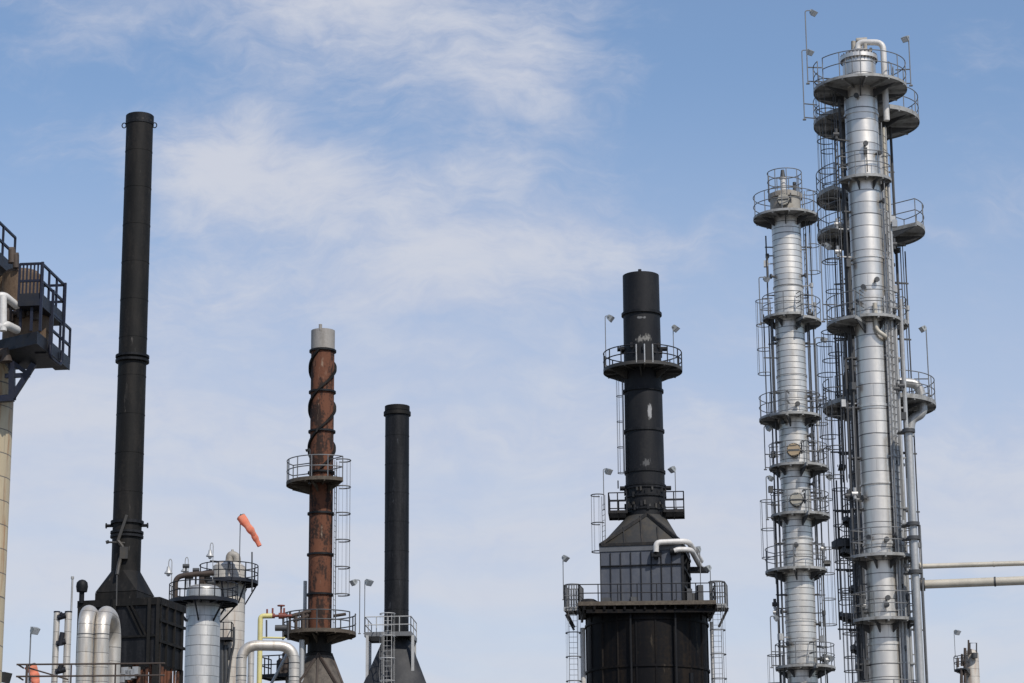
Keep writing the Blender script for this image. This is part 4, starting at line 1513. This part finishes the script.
def windsock(label, pole, mouth, path, Y, r0, r1):
    """cloth sleeve on a swivel ring at the top of a thin mast"""
    b0 = at(*pole[0], Y)
    t0 = at(*pole[1], Y)
    root = thing('windsock', label, 'windsock', b0, 'orange windsocks')
    b = MB()
    top = Vector((b0.x, Y, t0.z))
    b.tube([b0, top], .03, 8)
    b.build('mast', M['galv_dark'], root)
    pts = [at(px, py, Y + dy) for px, py, dy in path]
    pts = rounded(pts, .5, 5)
    n = len(pts)
    rr = []
    for i in range(n):
        f = i / (n - 1)
        rr.append((r0 + (r1 - r0) * f) * (1 + .12 * sin(f * 17 + 1)))
    b = MB()
    b.tube(pts, rr, 16)
    o = b.build('sleeve', M['sock'], root)
    me = o.data
    d = (pts[1] - pts[0]).normalized()
    for v in me.vertices:
        w_ = v.co
        k = sin(w_.x * 9 + w_.z * 5) * .035 + sin(w_.x * 21 - w_.z * 13) * .02
        v.co.y += k
        v.co.x += k * .6
    b = MB()
    s1 = d.cross(Vector((0, 1, 0))).normalized()
    s2 = d.cross(s1)
    b.tube([pts[0] + (s1 * cos(k * pi / 8) + s2 * sin(k * pi / 8)) * r0 * 1.02 for k in range(16)], .03, 6, closed=True)
    b.build('hoop', M['galv_dark'], root)


windsock('orange windsock hanging from a mast above the pair of silver vessels', ((239.3, 572), (239.3, 514)), None,
         [(241, 517, 0), (247, 525, -.15), (252.5, 532, -.1), (256, 539, .1), (259.5, 546, .1)], 163, .28, .17)
windsock('smaller orange windsock behind the walkway railing at lower left', ((29.3, 700), (29.3, 664)), None,
         [(30.5, 666, 0), (33, 671, 0), (35, 677, 0), (36, 683, 0), (37, 689, 0)], 100, .20, .12)

# ================================================================== PAIR OF VESSELS
V1 = Col(201.5, 683, 155)
root = thing('front_vessel', 'silver round vessel with a dark railed platform, in front of the beige stained vessel', 'vessel', V1.base)
rv = V1.m(17.2, 640)
zt = V1.z(592)
b = MB()
b.lathe(V1.c, [(rv, 0), (rv, zt), (rv * .97, zt + .2), (rv * .85, zt + .32), (rv * .55, zt + .42), (rv * .1, zt + .45)], 56)
b.build('shell', M['jacket_vessel'], root)
ro = V1.m(34.5, 600)
zp = V1.zn(598, ro)
platform(root, V1.c, zp, rv + .02, ro, R(-180), R(180), M['navy_dark'], M['black_rail'], tr=.035, kick=.15, rail_h=1.15, drop=1.2, strut=True)
b = MB()
y_ = V1.y - .6
b.tube(rounded([at(175, 602, y_), at(175.5, 577, y_), at(190, 574.5, y_), at(214, 573, y_)], .5), .17, 12)
b.tube([at(203, 586, y_ + .4), at(203, 574, y_ + .4)], .25, 12)
b.tube([at(201, 579, y_ + .4), at(205, 579, y_ + .4)], .45, 12)
b.build('overhead_pipe', M['brown_pipe'], root)
b = MB()
for px, py in ((186, 566), (190, 577), (196, 570), (207, 577), (211, 582)):
    q = at(px, py, V1.y - .3)
    b.tube([(q.x, q.y, zt + .2), q], .06, 8)
    b.tube([q + Vector((-.2, 0, 0)), q + Vector((.2, 0, 0))], .13, 10)
b.split('valve', M['galv_dark'], root, per=2)


def bell_light(label, px, py, base_py, Y):
    q = at(px, py, Y)
    b0 = at(px + 2.5, base_py, Y)
    root = thing('gooseneck_lamp', label, 'lamp', b0, 'gooseneck lamps')
    b = MB()
    zz = q.z
    pts = [b0, Vector((b0.x, Y, zz + .45))]
    for i in range(9):
        a = pi * i / 8
        pts.append(Vector(((b0.x + q.x) / 2 + (b0.x - q.x) / 2 * cos(a), Y, zz + .5 + .25 * sin(a))))
    pts.append(q + Vector((0, 0, .2)))
    b.tube(pts, .028, 6)
    b.build('gooseneck', M['pipe_grey'], root)
    b = MB()
    b.lathe((q.x, Y), [(.05, zz + .3), (.10, zz + .26), (.13, zz + .05), (.26, zz - .12), (.26, zz - .17)], 16)
    so2 = b.build('lamp_shade', M['pale_steel'], root)
    b = MB()
    b.lathe((q.x, Y), [(.04, zz - .34), (.12, zz - .28), (.14, zz - .18)], 14)
    b.build('globe', M['lens'], root)


bell_light('gooseneck lamp at the far left of the silver vessel platform', 168.5, 571, 600, 154.5)
bell_light('gooseneck lamp above the dome of the front silver vessel', 185, 569, 594, 156.2)
bell_light('gooseneck lamp standing over the beige vessel platform', 210, 554, 580, 164)

V2 = Col(226.5, 683, 166)
root = thing('rear_vessel', 'beige stained vessel behind the silver vessel, with dark railed platform and bent vent pipe', 'vessel', V2.base)
rv = V2.m(17.0, 640)
zt = V2.z(571)
b = MB()
b.lathe(V2.c, [(rv, 0), (rv, zt), (rv * .95, zt + .3), (rv * .6, zt + .6), (rv * .1, zt + .7)], 56)
b.build('shell', M['jacket_beige'], root)
ro = V2.m(29.5, 583)
zp = V2.zn(579, ro)
platform(root, V2.c, zp, rv + .02, ro, R(-180), R(180), M['navy_dark'], M['black_rail'], tr=.036, kick=.15, rail_h=1.2, drop=1.4, strut=True)
b = MB()
y_ = V2.y - .2
b.tube(rounded([at(237, 572, y_), at(237, 556, y_), at(230, 554, y_), at(229, 563, y_)], .6), .26, 14)
b.tube([at(232.5, 556, y_), at(232.5, 549.5, y_)], [.16, .08], 10)
b.build('vent_pipe', M['beige_metal'], root)
b = MB()
b.tube([at(210, 561, y_), at(228, 563, y_)], .07, 8)
b.tube([at(252, 592, y_ - 1), at(252, 552, y_ - 1)], .05, 8)
b.tube([at(229, 570, y_ - 1.2), at(229, 562, y_ - 1.2)], .1, 8)
b.split('conduit', M['galv_dark'], root)
sv = V2.m(1, 640)
zl = V2.zn(640, 1.4)
do = box_platform(root, (V2.x, V2.y - rv - .6), zl, -9 * sv, 8 * sv, -.5, .5, 0, M['black_rail'], M['black_rail'], sides='flr', nx=2, ny=1, tr=.035)
b = MB()
for px, py0, py1 in ((222, 683, 640), (226, 683, 645), (230, 660, 648)):
    b.tube([at(px, py0, V2.y - rv - .5), at(px, py1, V2.y - rv - .5)], .14, 8)
b.tube(rounded([at(234, 627, V2.y - rv - .9), at(234, 645, V2.y - rv - .9), at(231, 656, V2.y - rv - .7), at(228, 683, V2.y - rv - .7)], .4), .08, 8)
b.build('ladder_frame', M['galv_dark'], root)

# ================================================================== SILVER LOOP, YELLOW PIPE, LITTLE PLATFORM
y_ = 110
a0, a1 = at(241.5, 660, y_), at(293.5, 660, y_)
zt = at(262, 645, y_).z
root = thing('looped_pipe', 'shiny silver pipe bent like a square arch below the rusty stack', 'pipe', (a0.x, y_, 0))
b = MB()
r_m = 5.3 / scl(a0)
b.tube(rounded([(a0.x, y_, 0), (a0.x, y_, zt), (a1.x, y_ + .4, zt), (a1.x, y_ + .4, 0)], .75, 14), r_m, 24)
b.build('pipe_run', M['pipe_silver'], root)
b = MB()
for x, py in ((a0.x, 658), (a0.x, 676), (a1.x, 662), (a1.x, 676)):
    q = zat(x, y_, py)
    flange(b, (x, y_ + (.4 if x > a0.x else 0), q), (0, 0, 1), r_m * 1.03, .04)
b.split('strap', M['galv_dark'], root)
q = at(251, 660, 113)
root = thing('straight_pipe', 'straight silver pipe standing inside the square arched silver pipe', 'pipe', (q.x, 113, 0))
b = MB()
b.tube([(q.x, 113, 0), (q.x, 113, zat(q.x, 113, 648))], 3.2 / scl(q), 16)
b.build('pipe_run', M['pipe_silver'], root)
b = MB()
flange(b, (q.x, 113, zat(q.x, 113, 648)), (0, 0, 1), 4.2 / scl(q), .12)
b.build('flange', M['galv_dark'], root)

y_ = 128
q = at(260, 640, y_)
root = thing('gas_pipe', 'pale yellow gas pipe with red valves feeding the rusty stack', 'pipe', (q.x, y_, 0))
zt = zat(q.x, y_, 616)
e = at(286, 617.5, y_)
b = MB()
b.tube(rounded([(q.x, y_, 0), (q.x, y_, zt), (e.x - .7, y_, zt)], .2), 2.6 / scl(q), 12)
b.tube([at(262, 637.5, y_), at(285, 638, y_)], .05, 8)
b.build('pipe_run', M['yellow'], root)
b = MB()
for px, r_, h_ in ((267, .10, .35), (272.5, .13, .4), (281, .16, .5), (284, .12, .4)):
    p = at(px, 617.5, y_)
    b.tube([(p.x - .12, y_, zt), (p.x + .12, y_, zt)], r_, 12)
    b.tube([(p.x, y_, zt), (p.x, y_, zt + h_)], .05, 8)
for px in (281,):
    p = at(px, 614, y_)
    b.tube([(p.x, y_, zt + .5), (p.x, y_, zt + .55)], .2, 14)
b.tube([(e.x - 1.2, y_, zt), (e.x + .3, y_, zt)], .07, 10)
b.build('valve', M['red'], root)
b = MB()
for px, py0, py1 in ((266.5, 638, 620), (283, 640, 618), (288, 640, 622)):
    b.tube([at(px, py0, y_), at(px, py1, y_)], .045, 8)
for p in (at(283, 628, y_), at(279, 628, y_)):
    b.tube([p + Vector((-.2, 0, 0)), p + Vector((.2, 0, 0))], .16, 10)
b.build('drain_line', M['galv_dark'], root)

p = at(276, 677, 136)
root = thing('access_platform', 'little dark railed platform glimpsed through the square arched silver pipe', 'platform', (p.x, 136, 0))
box_platform(root, (p.x, 136), p.z, -.75, 1.2, -.8, .9, R(-20), M['black_rail'], M['black_rail'], sides='flr', nx=3, ny=2, tr=.035)
b = MB()
b.beam((p.x + .6, 136.3, 0), (p.x + .6, 136.3, p.z), .2)
b.tube([at(268, 690, 134.5), at(287, 654, 134.5)], .08, 8)
b.build('support_post', M['pipe_grey'], root)
b = MB()
for dx, h_ in ((.2, .9), (.5, 1.3), (.8, .8), (1.0, 1.15)):
    b.lathe((p.x + dx, 136.2), [(.05, p.z), (.22, p.z + .1), (.2, p.z + h_), (.05, p.z + h_ + .15)], 12)
b.split('valve_cluster', M['brown_pipe'], root)

# ================================================================== FAR LEFT COLUMN WITH NAVY PLATFORMS
Y0 = 77
Z_ = Col(-38, 683, Y0)
root = thing('cream_tower', 'rust streaked cream tower cut by the left edge, topped with navy blue platforms', 'tower', Z_.base)
rz_ = Z_.m(38.0, 500)
zsh = Z_.z(392)
b = MB()
b.lathe(Z_.c, [(rz_, 0), (rz_, zsh), (rz_ * .97, zsh + .35), (rz_ * .85, zsh + .75), (rz_ * .6, zsh + 1.1), (rz_ * .1, zsh + 1.3)], 64)
b.build('shell', M['jacket_cream'], root)
ang = R(-6)          # the deck fronts face left of the camera
ca, sa = cos(ang), sin(ang)
d1 = Vector((ca, sa, 0))          # along the front edge towards the right (nearest corner)
d2 = Vector((-sa, ca, 0))         # away from the corner


def navy_deck(corner, wl, wd, rail_h, nf, ns, thick, infill=False, rails='fr', kick=.18):
    """deck whose near corner is `corner`; wl runs left along the front, wd runs back"""
    b = MB()
    c = corner
    ctr_ = c - d1 * wl / 2 + d2 * wd / 2
    b.box((ctr_.x, ctr_.y, c.z - thick / 2), (wl, wd, thick), ang)
    b.beam(c - d1 * wl - d2 * .015 + Vector((0, 0, kick / 2 - thick / 2)), c - d2 * .015 + Vector((0, 0, kick / 2 - thick / 2)), .04, kick + thick + .02)
    b.beam(c + d1 * .015 + Vector((0, 0, kick / 2 - thick / 2)), c + d1 * .015 + d2 * wd + Vector((0, 0, kick / 2 - thick / 2)), .04, kick + thick + .02)
    do = b.build('platform', M['navy_dark'], root, 20)
    r = MB()

    def side(p, q, n, fill):
        for h in (rail_h, rail_h * .52):
            r.beam(p + Vector((0, 0, h)), q + Vector((0, 0, h)), .07)
        for i in range(n + 1):
            u = p.lerp(q, i / n)
            r.beam(u, u + Vector((0, 0, rail_h + .02)), .07)
        if fill:
            for i in range(1, 6):
                u = p.lerp(q, i / 6)
                r.beam(u, u + Vector((0, 0, rail_h)), .05)
    if 'f' in rails:
        side(c - d1 * wl, c, nf, infill)
    if 'r' in rails:
        side(c, c + d2 * wd, ns, False)
    if 'b' in rails:
        side(c + d2 * wd - d1 * wl, c + d2 * wd, nf, False)
    r.build('railing', M['navy'], do)
    return do


Yc = Y0 - 2.2
navy_deck(at(-10, 250, Yc + .2), 3.0, 2.5, 1.15, 3, 2, .2, rails='fr')
navy_deck(at(40.5, 299, Yc), .70, 2.5, 1.15, 1, 3, .2, True, rails='frb')
c0 = at(37.5, 331, Yc)
b = MB()
e1 = Vector((-.80, .60, 0))
pg = [c0, c0 + d2 * 3.1, c0 + d2 * 3.3 - d1 * 3.6, c0 + e1 * 3.0 - d1 * 1.0, c0 + e1 * 2.2]
b.add([p - Vector((0, 0, .4)) for p in pg] + pg, [[4, 3, 2, 1, 0], [5, 6, 7, 8, 9]] + [[i, (i + 1) % 5, 5 + (i + 1) % 5, 5 + i] for i in range(5)])
b.build('platform', M['navy_dark'], root, 20)
navy_deck(at(49.5, 347, Yc + 1.1), .45, 2.2, 1.15, 1, 2, .2, rails='r')
b = MB()
zl = c0.z - .42
# posts between the decks
for px, pya, pyb, dy in ((40, 262, 331, 0), (51, 290, 349, 1.1), (62.5, 283, 360, 2.4), (20, 300, 330, .4), (31, 296, 331, .15)):
    b.beam(at(px, pyb, Yc + dy), Vector((at(px, pyb, Yc + dy).x, Yc + dy, at(px, pya, Yc + dy).z)), .08)
b.tube(rounded([at(50, 345, Yc + 1), at(50, 357, Yc + 1), at(61, 366, Yc + 2.1), at(62, 352, Yc + 2.1)], .25), .05, 8)
b.split('post', M['navy'], root)
b = MB()
for dy in (.9, 2.6):
    b.beam(at(12, 399, Yc + dy), at(12, 362, Yc + dy), .19)
    b.beam(at(13, 396.5, Yc + dy), at(34, 364, Yc + dy), .17)
    b.beam(at(5, 376, Yc + dy), at(30, 375, Yc + dy), .13)
    b.beam(at(4, 356, Yc + dy), at(30, 375.5, Yc + dy), .12)
    b.beam(at(-14, 400, Yc + dy), at(14, 398, Yc + dy), .2)
b.beam(at(13, 397, Yc + .9), at(13, 397, Yc + 2.6), .2)
b.split('brace', M['navy'], root)
b = MB()
yq = Yc + 1.5
q = at(29, 300, yq)
b.lathe((q.x - .25, yq), [(.1, at(29, 308, yq).z), (.62, at(29, 306, yq).z), (.62, at(29, 276, yq).z), (.5, at(29, 272, yq).z), (.1, at(29, 270, yq).z)], 24)
q = at(12, 300, yq + .6)
b.lathe((q.x, yq + .6), [(.1, at(12, 300, yq).z), (.55, at(12, 299, yq).z), (.55, at(12, 276, yq).z), (.45, at(12, 273, yq).z), (.1, at(12, 271, yq).z)], 24)
q = at(26, 330, yq)
b.lathe((q.x, yq + .1), [(.1, c0.z), (.75, c0.z + .02), (.75, at(26, 318, yq).z), (.6, at(26, 315, yq).z), (.1, at(26, 313, yq).z)], 24)
b.split('relief_drum', M['rust_light'], root)
b = MB()
for px, py0, py1, r_ in ((9, 322, 312, .16), (21, 318, 310, .13), (30, 316, 310, .12), (36, 320, 300, .10), (16, 268, 255, .1), (12, 263, 250, .12)):
    b.tube([at(px, py0, yq - .7), at(px, py1, yq - .7)], r_, 10)
    b.tube([at(px - 2.5, py1, yq - .7), at(px + 2.5, py1, yq - .7)], r_ * .8, 10)
b.tube([at(8, 314, yq - .7), at(36, 311, yq - .6)], .09, 10)
b.tube([at(14, 306, yq - .4), at(38, 303, yq - .4)], .12, 10)
b.tube([at(-6, 356, Yc + .6), at(5, 353, Yc + .6), at(6, 362, Yc + .6)], .2, 12)
b.split('valve_group', M['brown_pipe'], root)
b = MB()
yp = Yc - .45
b.tube(rounded([at(-12, 300, yp), at(3, 294.5, yp), at(17, 306, yp + .7)], .2, 8), .12, 14)
b.tube(rounded([at(3, 296, yp), at(3, 331, yp)], .2), .12, 14)
b.tube(rounded([at(-14, 333, yp), at(6, 324.5, yp), at(17, 330, yp + .7)], .15, 8), .13, 14)
b.split('drain_pipe', M['white_pipe'], root)

# ================================================================== FLOODLIGHTS ON THE RIGHT HAND TOWERS
ya = A.y - .2
for a_ in (('topmost floodlight of all, on the long pole left of the tallest tower crown', 813, 12.5, 808, 84, ya),
           ('floodlight left of the tallest tower crown, just below the topmost one', 809.5, 52, 804.5, 120, ya + 3),
           ('floodlight facing left on a pole right of the tallest tower crown', 906, 38.5, 911, 86, ya),
           ('floodlight on a pole over the left balcony halfway up the tallest tower', 827.5, 246, 823.5, 322, ya),
           ('floodlight facing left on a pole over the lower right round platform', 924.5, 328.5, 929.5, 396, B.y),
           ('round headed floodlight between the two silver tower groups, above the shorter tower', 823.5, 339.5, 818, 410, C.y - .3),
           ('floodlight left of the shorter silver tower, above its second platform', 766, 279, 760.5, 325, C.y - .5),
           ('floodlight left of the shorter silver tower, level with the tan manhole', 768.5, 428, 765.5, 470, C.y - .5),
           ('floodlight left of the shorter silver tower, between its two round manholes', 770.5, 478, 767.5, 520, C.y - .5),
           ('floodlight left of the shorter silver tower, above its lowest platform', 776, 618, 772, 668, C.y - .5),
           ('floodlight right of the shorter silver tower, close under the tan manhole', 829, 477, 825, 515, C.y - .5),
           ('floodlight at lowest right of the shorter silver tower beside its railing', 831, 658, 826, 690, C.y - 1.0)):
    floodlight(*a_, to=C if a_[5] > 110 else (B if a_[5] > 102 else A))
floodlight('dark floodlight right of the paired tall towers, below a railed side platform', 899, 250, 903, 306, B.y - .3, dark=True, to=B)
floodlight('dark lamp hanging from a long rod between the two silver tower groups', 828, 563, 827.8, 513, C.y - .5, 1.0, True, hang=True, to=C)
floodlight('dark lamp hanging from a long rod left of the tallest tower', 842, 467, 842, 408, A.y + 2.0, 1.0, True, hang=True, to=B)
